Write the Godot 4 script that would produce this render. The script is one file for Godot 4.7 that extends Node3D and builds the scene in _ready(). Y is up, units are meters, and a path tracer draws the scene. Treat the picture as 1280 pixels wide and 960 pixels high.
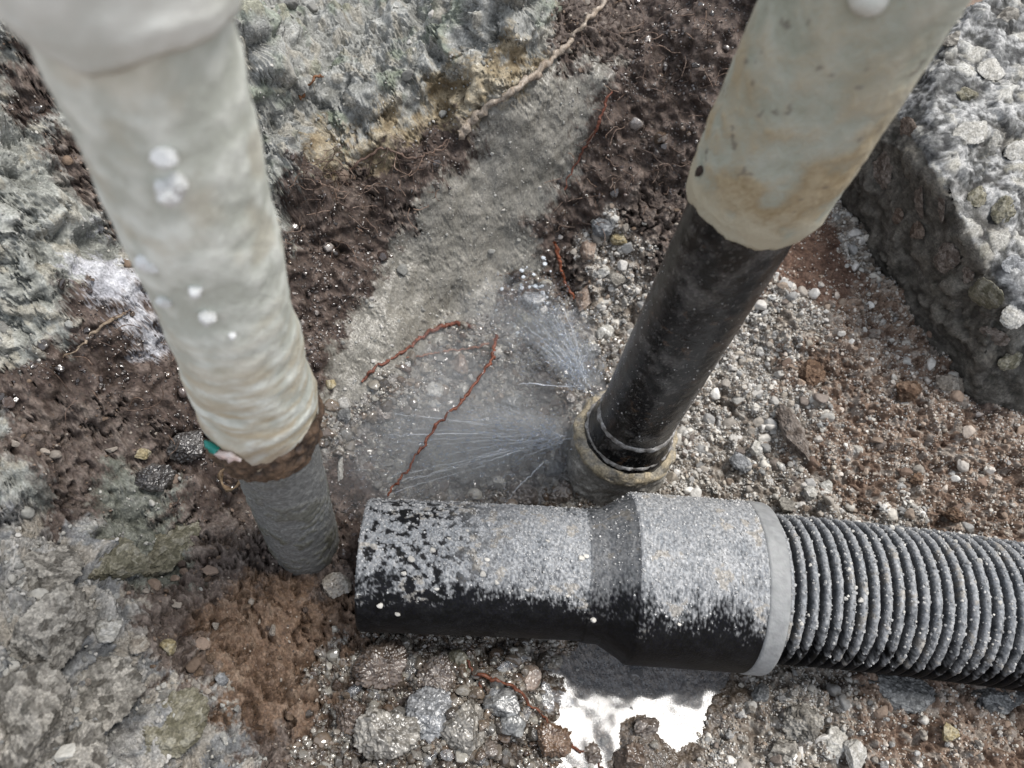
extends Node3D
# A dug-out pit between rocks, seen from above: two standing pipes, water spraying
# from the foot of one, a dusty black suction hose with a corrugated tail, roots, gravel.

const FOCAL := 961.0
const EYE := Vector3(0, 0.5, 0)
var view := Basis(Vector3(0.975672, 0.115763, -0.186178), Vector3(-0.219233, 0.515189, -0.828563), Vector3(0, 0.849223, 0.528035))
var rng := RandomNumberGenerator.new()
var nb := FastNoiseLite.new()
var nm := FastNoiseLite.new()
var nf := FastNoiseLite.new()
var soft := FastNoiseLite.new()
var cell := FastNoiseLite.new()
var lump := FastNoiseLite.new()
var block := FastNoiseLite.new()
var split := FastNoiseLite.new()
var M := {}
var taken := {}

# ---------------------------------------------------------------- helpers
func ray(px: float, py: float) -> Vector3:
	return view * Vector3((px - 640.0) / FOCAL, -(py - 480.0) / FOCAL, -1.0)

func at(px: float, py: float, h: float) -> Vector3:
	var d := ray(px, py)
	return EYE + d * ((h - EYE.y) / d.y)

func numbered(called: String) -> String:
	if not taken.has(called):
		taken[called] = 0
		return called
	taken[called] += 1
	return "%s_%03d" % [called, taken[called]]

func tag(o: Node, label: String, category := "", group := "", kind := "") -> void:
	if label: o.set_meta("label", label)
	if category: o.set_meta("category", category)
	if group: o.set_meta("group", group)
	if kind: o.set_meta("kind", kind)

func thing(called: String, where: Vector3, label: String, category: String, group := "") -> Node3D:
	var o := Node3D.new()
	o.name = numbered(called)
	add_child(o, true)
	o.position = where
	tag(o, label, category, group)
	return o

func obj(called: String, mesh: Mesh, mat: Material, parent: Node = null) -> MeshInstance3D:
	var o := MeshInstance3D.new()
	o.mesh = mesh
	if mat: o.material_override = mat
	if parent == null:
		o.name = numbered(called)
		add_child(o, true)
	else:
		o.name = called
		parent.add_child(o, true)
	return o

func mesh_from(v: PackedVector3Array, n: PackedVector3Array, c: PackedColorArray, ix: PackedInt32Array) -> ArrayMesh:
	var a := []
	a.resize(Mesh.ARRAY_MAX)
	a[Mesh.ARRAY_VERTEX] = v
	a[Mesh.ARRAY_NORMAL] = n
	if c.size(): a[Mesh.ARRAY_COLOR] = c
	a[Mesh.ARRAY_INDEX] = ix
	var m := ArrayMesh.new()
	m.add_surface_from_arrays(Mesh.PRIMITIVE_TRIANGLES, a)
	return m

# A sheet of nu x nv points; wrap joins its last column to its first. flip turns it over.
func sheet(nu: int, nv: int, v: PackedVector3Array, c: PackedColorArray, wrap := false, flip := false) -> ArrayMesh:
	var n := PackedVector3Array()
	n.resize(nu * nv)
	for j in nv:
		var j0 := maxi(j - 1, 0) * nu
		var j1 := mini(j + 1, nv - 1) * nu
		for i in nu:
			var i0 := (i + nu - 1) % nu if wrap else maxi(i - 1, 0)
			var i1 := (i + 1) % nu if wrap else mini(i + 1, nu - 1)
			var q := (v[j * nu + i1] - v[j * nu + i0]).cross(v[j1 + i] - v[j0 + i]).normalized()
			n[j * nu + i] = -q if flip else q
	var ix := PackedInt32Array()
	var last := nu if wrap else nu - 1
	for j in nv - 1:
		for i in last:
			var a := j * nu + i
			var b := j * nu + (i + 1) % nu
			var d := a + nu
			var e := b + nu
			if flip: ix.append_array([a, b, d, b, e, d])
			else: ix.append_array([a, d, b, b, d, e])
	return mesh_from(v, n, c, ix)

# A tube along points with a radius at each; lumpy by rough (a share of the radius).
func tube(pts: PackedVector3Array, rad: PackedFloat32Array, sides := 8, rough := 0.15, ca := Color.WHITE, cb := Color.WHITE) -> ArrayMesh:
	var v := PackedVector3Array()
	var c := PackedColorArray()
	var side := Vector3.UP.cross(pts[1] - pts[0])
	if side.length() < 1e-6: side = Vector3.RIGHT
	side = side.normalized()
	for k in pts.size():
		var dir := (pts[mini(k + 1, pts.size() - 1)] - pts[maxi(k - 1, 0)]).normalized()
		side = (side - dir * side.dot(dir)).normalized()
		var up := dir.cross(side)
		for s in sides:
			var a := TAU * s / sides
			var o := side * cos(a) + up * sin(a)
			var p := pts[k] + o * rad[k]
			var w := nf.get_noise_3dv(p * 1.3)
			v.append(pts[k] + o * rad[k] * (1.0 + rough * 2.0 * w))
			c.append(ca.lerp(cb, clampf(0.5 + 1.1 * nm.get_noise_3dv(p * 2.0), 0, 1)))
	return sheet(sides, pts.size(), v, c, true, true)

func smooth(pts: Array, per := 10) -> PackedVector3Array:
	var out := PackedVector3Array()
	for k in pts.size() - 1:
		var a: Vector3 = pts[maxi(k - 1, 0)]
		var b: Vector3 = pts[k]
		var d: Vector3 = pts[k + 1]
		var e: Vector3 = pts[mini(k + 2, pts.size() - 1)]
		for s in per:
			out.append(b.cubic_interpolate(d, a, e, float(s) / per))
	out.append(pts[-1])
	return out

# ---------------------------------------------------------------- stones
var spheres := {}
func ico(level: int) -> Array:
	if spheres.has(level): return spheres[level]
	var v := PackedVector3Array()
	var f := PackedInt32Array()
	if level == 0:
		var t := (1.0 + sqrt(5.0)) / 2.0
		for q in [[-1, t, 0], [1, t, 0], [-1, -t, 0], [1, -t, 0], [0, -1, t], [0, 1, t], [0, -1, -t], [0, 1, -t], [t, 0, -1], [t, 0, 1], [-t, 0, -1], [-t, 0, 1]]:
			v.append(Vector3(q[0], q[1], q[2]).normalized())
		f = PackedInt32Array([0, 11, 5, 0, 5, 1, 0, 1, 7, 0, 7, 10, 0, 10, 11, 1, 5, 9, 5, 11, 4, 11, 10, 2, 10, 7, 6, 7, 1, 8, 3, 9, 4, 3, 4, 2, 3, 2, 6, 3, 6, 8, 3, 8, 9, 4, 9, 5, 2, 4, 11, 6, 2, 10, 8, 6, 7, 9, 8, 1])
	else:
		var was := ico(level - 1)
		v = was[0].duplicate()
		var mids := {}
		var g: PackedInt32Array = was[1]
		for k in range(0, g.size(), 3):
			var m := []
			for e in 3:
				var a := g[k + e]
				var b := g[k + (e + 1) % 3]
				var key := mini(a, b) * 1000000 + maxi(a, b)
				if not mids.has(key):
					mids[key] = v.size()
					v.append((v[a] + v[b]).normalized())
				m.append(mids[key])
			f.append_array([g[k], m[0], m[2], g[k + 1], m[1], m[0], g[k + 2], m[2], m[1], m[0], m[1], m[2]])
	spheres[level] = [v, f]
	return spheres[level]

# An angular stone: a ball cut by random planes, then roughened. colors: [dark, mid, light].
func stone(sd: int, level: int, half: Vector3, cuts := 12, rough := 0.06, colors := [], grain := 1.0, fixed := []) -> ArrayMesh:
	var r := RandomNumberGenerator.new()
	r.seed = sd * 7919 + 13
	var planes := []
	for k in cuts:
		var d := Vector3(r.randfn(), r.randfn(), r.randfn()).normalized()
		planes.append([d, r.randf_range(0.5, 0.95)])
	planes.append_array(fixed)
	var s := ico(level)
	var v := PackedVector3Array()
	var c := PackedColorArray()
	var off := Vector3(r.randf(), r.randf(), r.randf()) * 10.0
	var big := maxf(half.x, maxf(half.y, half.z))
	for d: Vector3 in s[0]:
		var rad := 1.0
		for q in planes:
			var k: float = d.dot(q[0])
			if k > 0.01: rad = minf(rad, q[1] / k)
		var p := d * rad * half
		var w := p + off
		rad *= 1.0 + rough * (nm.get_noise_3dv(w * (0.03 / big)) * 1.2 + 0.5 * nf.get_noise_3dv(w * minf(1.0, 0.05 / big)))
		p = d * rad * half
		if level >= 4: p += d * (nf.get_noise_3dv(w) * 0.0003 + nm.get_noise_3dv(w * 0.8) * 0.0007)
		v.append(p)
		if colors.size():
			var t := 0.5 + 0.55 * cell.get_noise_3dv(w * grain) + 0.35 * nf.get_noise_3dv(w * grain) + 0.25 * nm.get_noise_3dv(w)
			c.append(three(colors, t))
		else:
			var g := clampf(0.86 + 0.25 * nm.get_noise_3dv(w * (0.02 / big)) + 0.2 * nf.get_noise_3dv(w * (0.01 / big)), 0.45, 1.2)
			c.append(Color(g, g, g))
	var n := PackedVector3Array()
	n.resize(v.size())
	var g: PackedInt32Array = s[1]
	var ix := PackedInt32Array()
	ix.resize(g.size())
	for k in range(0, g.size(), 3):
		var q := (v[g[k + 1]] - v[g[k]]).cross(v[g[k + 2]] - v[g[k]])
		n[g[k]] += q
		n[g[k + 1]] += q
		n[g[k + 2]] += q
		ix[k] = g[k]
		ix[k + 1] = g[k + 2]
		ix[k + 2] = g[k + 1]
	for k in n.size(): n[k] = n[k].normalized()
	return mesh_from(v, n, c, ix)

# the same stone with crisper edges: every corner leans toward its own facet
func facetted(m: ArrayMesh) -> ArrayMesh:
	var a := m.surface_get_arrays(0)
	var v: PackedVector3Array = a[Mesh.ARRAY_VERTEX]
	var n: PackedVector3Array = a[Mesh.ARRAY_NORMAL]
	var c: PackedColorArray = a[Mesh.ARRAY_COLOR]
	var g: PackedInt32Array = a[Mesh.ARRAY_INDEX]
	var v2 := PackedVector3Array()
	var n2 := PackedVector3Array()
	var c2 := PackedColorArray()
	var ix := PackedInt32Array()
	for k in range(0, g.size(), 3):
		var f := (v[g[k + 2]] - v[g[k]]).cross(v[g[k + 1]] - v[g[k]]).normalized()
		for e in 3:
			ix.append(v2.size())
			v2.append(v[g[k + e]])
			n2.append((f * 0.7 + n[g[k + e]] * 0.3).normalized())
			c2.append(c[g[k + e]])
	return mesh_from(v2, n2, c2, ix)

func three(q: Array, t: float) -> Color:
	t = clampf(t, 0, 1)
	var a: Color = q[0]
	var b: Color = q[1]
	var d: Color = q[2]
	return a.lerp(b, t * 2.0) if t < 0.5 else b.lerp(d, t * 2.0 - 1.0)

# ---------------------------------------------------------------- the lie of the land
const GX := -0.9
const GZ := -1.25
const GS := 0.01
const GNX := 181
const GNZ := 160
var heights := PackedFloat32Array()
var knobs := PackedVector3Array()

# [x, y in the picture, height in metres]: where the surface was measured
const LAY := [
	[600, 540, 0.0], [700, 490, 0.0], [520, 600, 0.0], [470, 570, 0.0], [640, 410, 0.012], [560, 470, 0.0], [660, 600, 0.0], [458, 706, -0.004], [700, 720, -0.004], [840, 720, -0.002], [960, 738, 0.004], [1120, 760, 0.008],
	[1280, 780, 0.01], [808, 906, 0.024], [770, 872, -0.03], [765, 925, -0.03], [845, 905, -0.03], [830, 872, -0.03], [740, 870, -0.022], [725, 915, -0.02], [680, 880, -0.003], [920, 890, 0.006], [905, 925, 0.004], [895, 955, 0.004], [800, 965, 0.0], [868, 915, -0.024],
	[800, 830, -0.015], [890, 850, -0.016], [560, 900, 0.0], [460, 930, 0.008], [640, 950, -0.004], [640, 860, -0.004], [520, 840, -0.004], [1000, 900, 0.004], [1120, 910, 0.01], [1240, 930, 0.012], [1280, 860, 0.01], [960, 955, 0.002],
	[400, 830, 0.0], [300, 800, 0.012], [320, 740, 0.014], [240, 770, 0.03], [150, 760, 0.06], [60, 800, 0.085], [0, 900, 0.1], [150, 890, 0.06], [250, 940, 0.03], [350, 920, 0.01], [0, 760, 0.1], [200, 850, 0.035],
	[220, 700, 0.03], [395, 690, 0.0], [330, 640, 0.012], [620, 370, 0.016], [750, 330, 0.052], [770, 420, 0.012], [700, 380, 0.012], [860, 600, 0.006], [900, 550, 0.012], [1000, 500, 0.03], [1100, 600, 0.032], [1200, 620, 0.036],
	[1280, 640, 0.04], [1000, 600, 0.022], [940, 470, 0.025], [1000, 380, 0.05], [960, 330, 0.055], [1100, 440, 0.045], [1200, 520, 0.048], [1280, 540, 0.055], [1040, 290, 0.06], [1130, 340, 0.05], [1280, 300, 0.07], [1280, 40, 0.1],
	[1150, 0, 0.125], [1060, 150, 0.085], [900, 430, 0.03], [1400, 600, 0.05], [1400, 300, 0.08], [1400, 900, 0.02], [-150, 900, 0.13], [640, 1060, 0.0], [300, 1060, 0.05], [1000, 1060, 0.0], [430, 490, 0.022], [560, 415, 0.009],
	[500, 330, 0.054], [600, 250, 0.081], [700, 150, 0.131], [660, 320, 0.049], [770, 90, 0.16], [450, 400, 0.044], [720, 230, 0.091], [450, 80, 0.166], [600, 60, 0.178], [360, 160, 0.15], [480, 160, 0.13], [560, 130, 0.144],
	[640, 110, 0.154], [700, 60, 0.176], [520, 40, 0.186], [640, 10, 0.202], [450, 260, 0.07], [400, 330, 0.062], [530, 215, 0.084], [390, 430, 0.039], [560, 185, 0.105], [420, 200, 0.112], [820, 60, 0.171], [900, 10, 0.198],
	[790, 180, 0.11], [840, 130, 0.137], [700, 300, 0.054], [830, 260, 0.082], [640, -80, 0.235], [1000, -80, 0.238], [300, 20, 0.198], [300, 250, 0.12], [640, 370, 0.023], [740, 20, 0.185], [170, 660, 0.037], [60, 650, 0.074],
	[0, 560, 0.105], [100, 560, 0.076], [220, 700, 0.015], [260, 570, 0.033], [200, 620, 0.041], [170, 470, 0.074], [230, 480, 0.057], [120, 420, 0.103], [60, 330, 0.151], [0, 200, 0.188], [80, 170, 0.174], [0, 0, 0.231],
	[40, 450, 0.113], [150, 330, 0.114], [170, 250, 0.138], [100, 60, 0.203], [20, 300, 0.166], [-150, 500, 0.14], [-150, 100, 0.223], [110, 370, 0.126], [250, 250, 0.125], [300, 350, 0.086]]

func lay_land() -> void:
	for q in LAY: knobs.append(at(q[0], q[1], q[2]))
	heights.resize(GNX * GNZ)
	for j in GNZ:
		var z := GZ + j * GS
		for i in GNX:
			var x := GX + i * GS
			var sw := 0.0
			var sh := 0.0
			for p in knobs:
				var dx := p.x - x
				var dz := p.z - z
				var d := dx * dx + dz * dz + 0.0005
				var w := 1.0 / (d * d)
				sw += w
				sh += w * p.y
			heights[j * GNX + i] = sh / sw

func hb(x: float, z: float) -> float:
	var u := clampf((x - GX) / GS, 0.0, GNX - 1.001)
	var w := clampf((z - GZ) / GS, 0.0, GNZ - 1.001)
	var i := int(u)
	var j := int(w)
	u -= i
	w -= j
	var k := j * GNX + i
	return lerpf(lerpf(heights[k], heights[k + 1], u), lerpf(heights[k + GNX], heights[k + GNX + 1], u), w)

# the point of the land that lies behind a spot of the picture
func surf(px: float, py: float) -> Vector3:
	var d := ray(px, py)
	var t := 0.1
	while t < 1.6:
		var p := EYE + d * t
		if p.y <= hb(p.x, p.z): return p
		t += 0.002
	return EYE + d * t

# the same on the finished, rough surface
func land(px: float, py: float) -> Vector3:
	var p := surf(px, py)
	var d := ray(px, py).normalized()
	if rows.is_empty():
		for j in NV: rows.append(-row_z(j))
	var j := rows.bsearch(-p.z)
	var i := int(((p.x - 0.04) / half_width(p.z) + 1.0) * 0.5 * (NU - 1.0))
	var best := 1e9
	var got := p
	for b in range(maxi(j - 16, 0), mini(j + 17, NV)):
		for a in range(maxi(i - 16, 0), mini(i + 17, NU)):
			var w := gp[b * NU + a]
			var e := w - EYE
			var along := e.dot(d)
			var cost := (e - d * along).length() + 0.15 * along
			if cost < best:
				best = cost
				got = w
	return got

# what the land is made of: [dark, mid, light, middling relief, lumps, wetness, density of loose grains, their size]
var MATS := []
func c3(r: float, g: float, b: float) -> Color:
	return Color(r, g, b)

func name_materials() -> void:
	MATS = [
		[c3(.08, .066, .056), c3(.18, .158, .138), c3(.32, .295, .265), .004, .003, 1, .3, 2.4],    # 0 wet pit floor
		[c3(.13, .1, .077), c3(.315, .27, .225), c3(.54, .49, .43), .007, .004, 0, 1.0, 1.05],     # 1 pale gravel
		[c3(.105, .062, .042), c3(.27, .185, .135), c3(.46, .365, .29), .008, .004, 0, .45, .9],    # 2 brown soil
		[c3(.1, .062, .04), c3(.2, .128, .085), c3(.28, .2, .145), .005, .0025, 0, .12, 1.1],  # 3 ochre clay
		[c3(.025, .016, .012), c3(.09, .063, .051), c3(.25, .195, .165), .006, .004, 0, .4, 1.1],  # 4 dark humus
		[c3(.22, .22, .2), c3(.41, .41, .385), c3(.58, .58, .55), .005, .002, 0, .05, 1.2],    # 5 ledge rock
		[c3(.19, .176, .148), c3(.29, .272, .235), c3(.38, .358, .315), .0013, .0003, 0, .16, .75],   # 6 smooth slab
		[c3(.16, .155, .15), c3(.38, .37, .35), c3(.6, .57, .525), .007, .004, 0, .2, 1.7],      # 7 pale granite
		[c3(.12, .125, .1), c3(.21, .215, .18), c3(.32, .325, .285), .0025, .001, 0, .1, 1.2],   # 8 olive slate
		[c3(.19, .14, .08), c3(.38, .31, .205), c3(.54, .48, .37), .006, .003, 0, .1, 1.3],    # 9 tan crust
		[c3(.034, .023, .016), c3(.1, .071, .05), c3(.2, .16, .122), .007, .005, 1, .8, 2.0],  # 10 wet gravel
		[c3(.08, .043, .029), c3(.155, .088, .06), c3(.23, .15, .112), .004, .0015, 0, .08, 1.0],   # 11 red-brown clod
		[c3(.055, .04, .028), c3(.12, .088, .062), c3(.2, .155, .115), .0018, .0006, 1, .05, 1.6],    # 12 puddle bed
		[c3(.07, .05, .041), c3(.15, .115, .097), c3(.26, .215, .185), .007, .003, 0, .25, 1.1],   # 13 purple-brown earth
		[c3(.2, .205, .185), c3(.385, .39, .355), c3(.56, .565, .53), .006, .003, 0, .05, 1.2],     # 14 grey-green rock wall
		[c3(.46, .46, .5), c3(.62, .62, .655), c3(.74, .74, .765), .004, .002, 0, 0.0, 1.0]]     # 15 lilac white mineral

# which object each material belongs to
const OWNER := [0, 0, 0, 0, 0, 1, 2, 3, 4, 1, 0, 0, 0, 0, 5, 6]
# [x, y in the picture, material, reach]
const SEEDS := [
	[360, 60, 5], [450, 40, 5], [520, 90, 5], [600, 40, 5], [430, 130, 5], [350, 150, 5], [660, 10, 5], [330, 110, 5], [480, 170, 9, .8], [560, 120, 9, .8], [640, 60, 9, .7], [400, 190, 9, .7], [610, 95, 9, .6],
	[400, 250, 4], [450, 290, 4], [520, 205, 4], [565, 180, 4, .7], [420, 340, 4], [390, 400, 4], [480, 240, 4], [820, 60, 4], [870, 50, 4], [800, 180, 4], [760, 130, 4, .8], [850, 200, 4], [720, 255, 4, .8], [690, 300, 4, .7], [640, 365, 4, .6], [745, 205, 4], [900, 20, 4], [715, 50, 13, .8], [830, 260, 13], [400, 460, 4, .6], [770, 40, 13, .8], [430, 230, 13, .7], [490, 260, 13, .7],
	[480, 400, 6], [520, 340, 6], [600, 280, 6], [660, 210, 6], [700, 150, 6], [640, 230, 6], [560, 300, 6], [450, 455, 6], [735, 110, 6, .8], [580, 370, 6, .8], [690, 185, 6], [540, 390, 6],
	[480, 420, 6, 1.2], [620, 320, 6, 1.3], [560, 260, 6], [680, 160, 6, 1.3], [500, 490, 0], [560, 480, 0], [600, 560, 0], [520, 580, 0], [660, 540, 0], [640, 460, 0], [470, 550, 0], [680, 600, 0], [590, 420, 0], [680, 410, 0], [600, 620, 0], [720, 460, 0], [440, 620, 4, .7], [430, 720, 4, .7],
	[750, 320, 1, .8], [770, 300, 1, .7], [745, 380, 1, .8], [780, 400, 1, .7], [715, 350, 13, .6],
	[880, 480, 1], [900, 540, 1], [880, 610, 1], [950, 430, 1], [1000, 400, 1], [1090, 390, 2], [1150, 420, 2], [950, 610, 1], [1000, 640, 1], [1180, 480, 2], [1120, 650, 1, .7], [1060, 470, 2, .9], [860, 560, 1],
	[1010, 460, 2], [1050, 430, 2, .8], [1040, 540, 2], [1100, 530, 2], [1080, 600, 2], [1150, 560, 2], [1200, 620, 2], [1250, 560, 2], [1260, 650, 2], [1000, 320, 11], [960, 320, 11], [1040, 365, 11, .8], [1075, 300, 1, .7], [1100, 340, 1, .7], [1230, 490, 4, .8], [1280, 480, 13], [1000, 520, 1, .7],
	[480, 850, 10], [540, 900, 10], [600, 850, 10], [650, 930, 10], [690, 955, 10], [430, 930, 10], [560, 960, 10], [420, 850, 10], [640, 820, 10], [1000, 910, 1], [1050, 945, 1], [940, 930, 1], [1000, 860, 1], [1150, 905, 2], [1200, 945, 2], [1250, 910, 2], [1100, 930, 2], [920, 880, 12, .7],
	[800, 900, 12], [740, 880, 12], [860, 880, 12], [800, 950, 12], [770, 830, 12],
	[340, 760, 3], [290, 800, 3], [360, 830, 3], [380, 890, 3], [310, 860, 3], [260, 780, 3, .8], [350, 720, 3, .7], [400, 790, 3, .8], [220, 770, 13], [260, 720, 13, .8], [220, 830, 13, .8], [230, 650, 13], [330, 680, 13], [280, 660, 13], [260, 600, 4], [390, 720, 13, .7], [330, 950, 13, .8],
	[60, 720, 7], [100, 770, 7], [40, 850, 7], [150, 860, 7], [100, 930, 7], [200, 910, 7], [270, 950, 7, .8], [20, 690, 7], [110, 690, 7, .7], [10, 960, 7], [-80, 820, 7],
	[170, 660, 8], [200, 710, 8], [130, 680, 8, .7], [165, 615, 8, .8], [210, 640, 8, .7],
	[140, 420, 4], [175, 480, 4], [220, 520, 4], [60, 480, 4, .8], [230, 450, 4], [180, 560, 13], [105, 370, 4, .7], [110, 210, 13], [45, 90, 13, .8], [20, 130, 4, .6], [130, 260, 13, .8],
	[40, 290, 14], [60, 350, 14], [20, 400, 14], [30, 220, 14], [80, 290, 14], [0, 170, 14], [10, 330, 14], [90, 130, 14, .7], [0, 20, 14], [40, 545, 13], [20, 600, 14, .7], [80, 610, 13], [100, 540, 13], [-80, 300, 14], [-60, 560, 14],
	[98, 316, 15, .5], [110, 338, 15, .5], [124, 360, 15, .55], [140, 382, 15, .6], [158, 402, 15, .58], [178, 420, 15, .55], [198, 436, 15, .5], [214, 452, 15, .42],
	[300, 250, 14], [250, 150, 14]]
const ZX := -0.75
const ZZ := -1.0
const ZS := 0.004
const ZNX := 365
const ZNZ := 300
var zones := PackedByteArray()
var rows := PackedFloat32Array()

func lay_zones() -> void:
	var p := PackedVector3Array()
	var reach := PackedFloat32Array()
	var mat := PackedInt32Array()
	for q in SEEDS:
		p.append(surf(q[0], q[1]))
		mat.append(q[2])
		var r: float = q[3] if q.size() > 3 else 1.0
		reach.append(1.0 / (r * r))
	zones.resize(ZNX * ZNZ)
	for j in ZNZ:
		for i in ZNX:
			var x := ZX + i * ZS
			var z := ZZ + j * ZS
			var s := Vector3(x, hb(x, z), z)
			s += Vector3(nb.get_noise_3dv(s * 2.0), 0.6 * nb.get_noise_3dv(s * 2.0 + Vector3(5, 5, 5)), nb.get_noise_3dv(s * 2.0 + Vector3(9, 1, 4))) * 0.022
			var best := 1e9
			var got := 0
			for k in p.size():
				var d := s.distance_squared_to(p[k]) * reach[k]
				if d < best:
					best = d
					got = mat[k]
			zones[j * ZNX + i] = got

# how rough the land is, blurred so that one material passes into the next without a step:
# [middling relief, lumps, rock, loose ground, humus, slab]
var relief := []
func lay_relief() -> void:
	for e in 6:
		var a := PackedFloat32Array()
		a.resize(ZNX * ZNZ)
		for k in zones.size():
			var z := zones[k]
			a[k] = MATS[z][3] if e == 0 else MATS[z][4] if e == 1 else 1.0 if (e == 2 and z in [5, 7, 8, 9, 14]) or (e == 3 and z in [1, 2, 10]) or (e == 4 and z == 4) or (e == 5 and z == 6) else 0.0
		for turn in 2:
			for way in [1, ZNX]:
				var b := a.duplicate()
				for k in range(2 * ZNX, zones.size() - 2 * ZNX):
					b[k] = (a[k - 2 * way] + a[k - way] + a[k] + a[k + way] + a[k + 2 * way]) * 0.2
				a = b
		relief.append(a)

func zone(x: float, z: float) -> int:
	return zones[clampi(int((z - ZZ) / ZS + 0.5), 0, ZNZ - 1) * ZNX + clampi(int((x - ZX) / ZS + 0.5), 0, ZNX - 1)]

const NU := 860
const NV := 1020
var gp := PackedVector3Array()
var gn := PackedVector3Array()
var gc := PackedColorArray()
var gz := PackedByteArray()

func row_z(j: float) -> float:
	# closer rows where the banks stand steep
	if j < 270.0: return 0.12 - j * 0.0011
	if j < 970.0: return -0.177 - (j - 270.0) * 0.0006
	return -0.597 - (j - 970.0) * 0.0025

func half_width(z: float) -> float:
	return 0.37 + 0.2 * maxf(0.0, -z)

func shape_land() -> void:
	gp.resize(NU * NV)
	gc.resize(NU * NV)
	gz.resize(NU * NV)
	var green := c3(.16, .21, .12)
	var rel := PackedFloat32Array([0, 0, 0, 0, 0, 0])
	var yellow := c3(.36, .3, .2)
	for j in NV:
		var z0 := row_z(j)
		var hw := half_width(z0)
		for i in NU:
			var x := 0.04 + (2.0 * i / (NU - 1.0) - 1.0) * hw
			var z := z0
			var h := hb(x, z)
			var p := Vector3(x, h, z)
			var n := Vector3(hb(x - 0.009, z) - hb(x + 0.009, z), 0.018, hb(x, z - 0.009) - hb(x, z + 0.009)).normalized()
			var f := nf.get_noise_3dv(p)
			var m := nm.get_noise_3dv(p)
			var b := nb.get_noise_3dv(p)
			var wx := x + m * 0.009 + f * 0.0015
			var wz := z + f * 0.002 - m * 0.007 + b * 0.006
			var k := zone(wx, wz)
			var k2 := zone(x - f * 0.008 + b * 0.006, z + m * 0.01)
			var q: Array = MATS[k]
			if k == 5 or k == 14 or k == 9 or k == 15:
				m = soft.get_noise_3dv(p) * 1.15
				f = nf.get_noise_3dv(p * 0.3) * 0.5
			elif k == 4:
				f *= 0.4
				m = 0.5 * m + 0.6 * soft.get_noise_3dv(p * 1.6)
			elif k == 6:
				m = nm.get_noise_3dv(Vector3((p.x - p.y) * 0.9, (p.x + p.y) * 0.16, p.z * 0.25)) * 0.5
				f *= 0.3
			var l := lump.get_noise_3dv(p)
			# where this point lies between the cells of the relief maps
			var ux := clampf((x - ZX) / ZS, 0, ZNX - 1.01)
			var uz := clampf((z - ZZ) / ZS, 0, ZNZ - 1.01)
			var ci := int(uz) * ZNX + int(ux)
			ux -= int(ux)
			uz -= int(uz)
			var w0 := (1.0 - ux) * (1.0 - uz)
			var w1 := ux * (1.0 - uz)
			var w2 := (1.0 - ux) * uz
			var w3 := ux * uz
			for e in 6:
				var a: PackedFloat32Array = relief[e]
				rel[e] = a[ci] * w0 + a[ci + 1] * w1 + a[ci + ZNX] * w2 + a[ci + ZNX + 1] * w3
			var d: float = rel[0] * (0.7 * m + 0.9 * b) + rel[1] * (0.4 - l) * 0.9 + (0.0011 - 0.0007 * minf(1.0, rel[2] + rel[5])) * f
			if k == 3 or k == 13:
				var cr := absf(nb.get_noise_3dv(p * 1.7 + Vector3(3, 7, 1)))
				if cr < 0.05: d -= 0.009 * (1.0 - cr / 0.05)
				if k == 3: d += 0.006 * block.get_noise_3dv(p * 0.8) * clampf((split.get_noise_3dv(p * 0.8) + 1.0) * 3.0, 0, 1)
			var bl := 0.0
			if rel[2] > 0.02:
				bl = block.get_noise_3dv(p)
				var ed := split.get_noise_3dv(p) + 1.0
				d += rel[2] * ((0.013 if k == 7 else 0.009 if k != 8 else 0.004) * bl * clampf(ed * 2.5, 0, 1) + 0.007 * b)
				if ed < 0.1: d -= rel[2] * 0.004 * (1.0 - ed / 0.1)
			if rel[5] > 0.02: d += rel[5] * (0.003 * block.get_noise_3dv(p * 0.55) * clampf((split.get_noise_3dv(p * 0.55) + 1.0) * 3.0, 0, 1) + 0.002 * b)
			if rel[4] > 0.02: d += rel[4] * (0.005 * b + 0.004 * (0.4 - lump.get_noise_3dv(p * 0.4)))
			if rel[3] > 0.02: d += rel[3] * (0.006 * nb.get_noise_3dv(p * 1.6 + Vector3(2, 2, 2)) + 0.004 * (clampf((split.get_noise_3dv(p * 2.4) + 1.0) * 2.2, 0, 1) - 1.0))
			gp[j * NU + i] = p + n * d
			gz[j * NU + i] = k
			var g := cell.get_noise_3dv(p)
			if k == 6:
				m *= 0.9
				b *= 0.7
				g *= 0.3
			var t := 0.5 + 0.55 * m + 0.32 * f + 0.3 * b + 0.22 * g + 0.18 * bl
			var col := three(q, t)
			if k2 != k: col = col.lerp(three(MATS[k2], t), 0.45)
			if k == 5 and b > 0.12: col = col.lerp(green, clampf((b - 0.12) * 2.0, 0, 0.5))
			if (k == 5 or k == 14) and m > 0.25: col = col.lerp(yellow, 0.35)
			if k == 7:
				var pc := block.get_noise_3dv(p * 2.2 + Vector3(1, 1, 1))
				if pc > 0.2: col = col.lerp(c3(.5, .45, .38), clampf((pc - 0.2) * 2.0, 0, 0.7))
				elif pc < -0.45: col = col.lerp(c3(.2, .215, .235), 0.5)
			if (k == 1 or k == 10 or k == 2 or k == 0) and g > 0.55: col = col.lerp(c3(.5, .48, .44), 0.45)
			gc[j * NU + i] = col
	gn.resize(NU * NV)
	for j in NV:
		var j0 := maxi(j - 1, 0) * NU
		var j1 := mini(j + 1, NV - 1) * NU
		for i in NU:
			var e := j * NU
			gn[e + i] = (gp[e + mini(i + 1, NU - 1)] - gp[e + maxi(i - 1, 0)]).cross(gp[j1 + i] - gp[j0 + i]).normalized()

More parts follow.
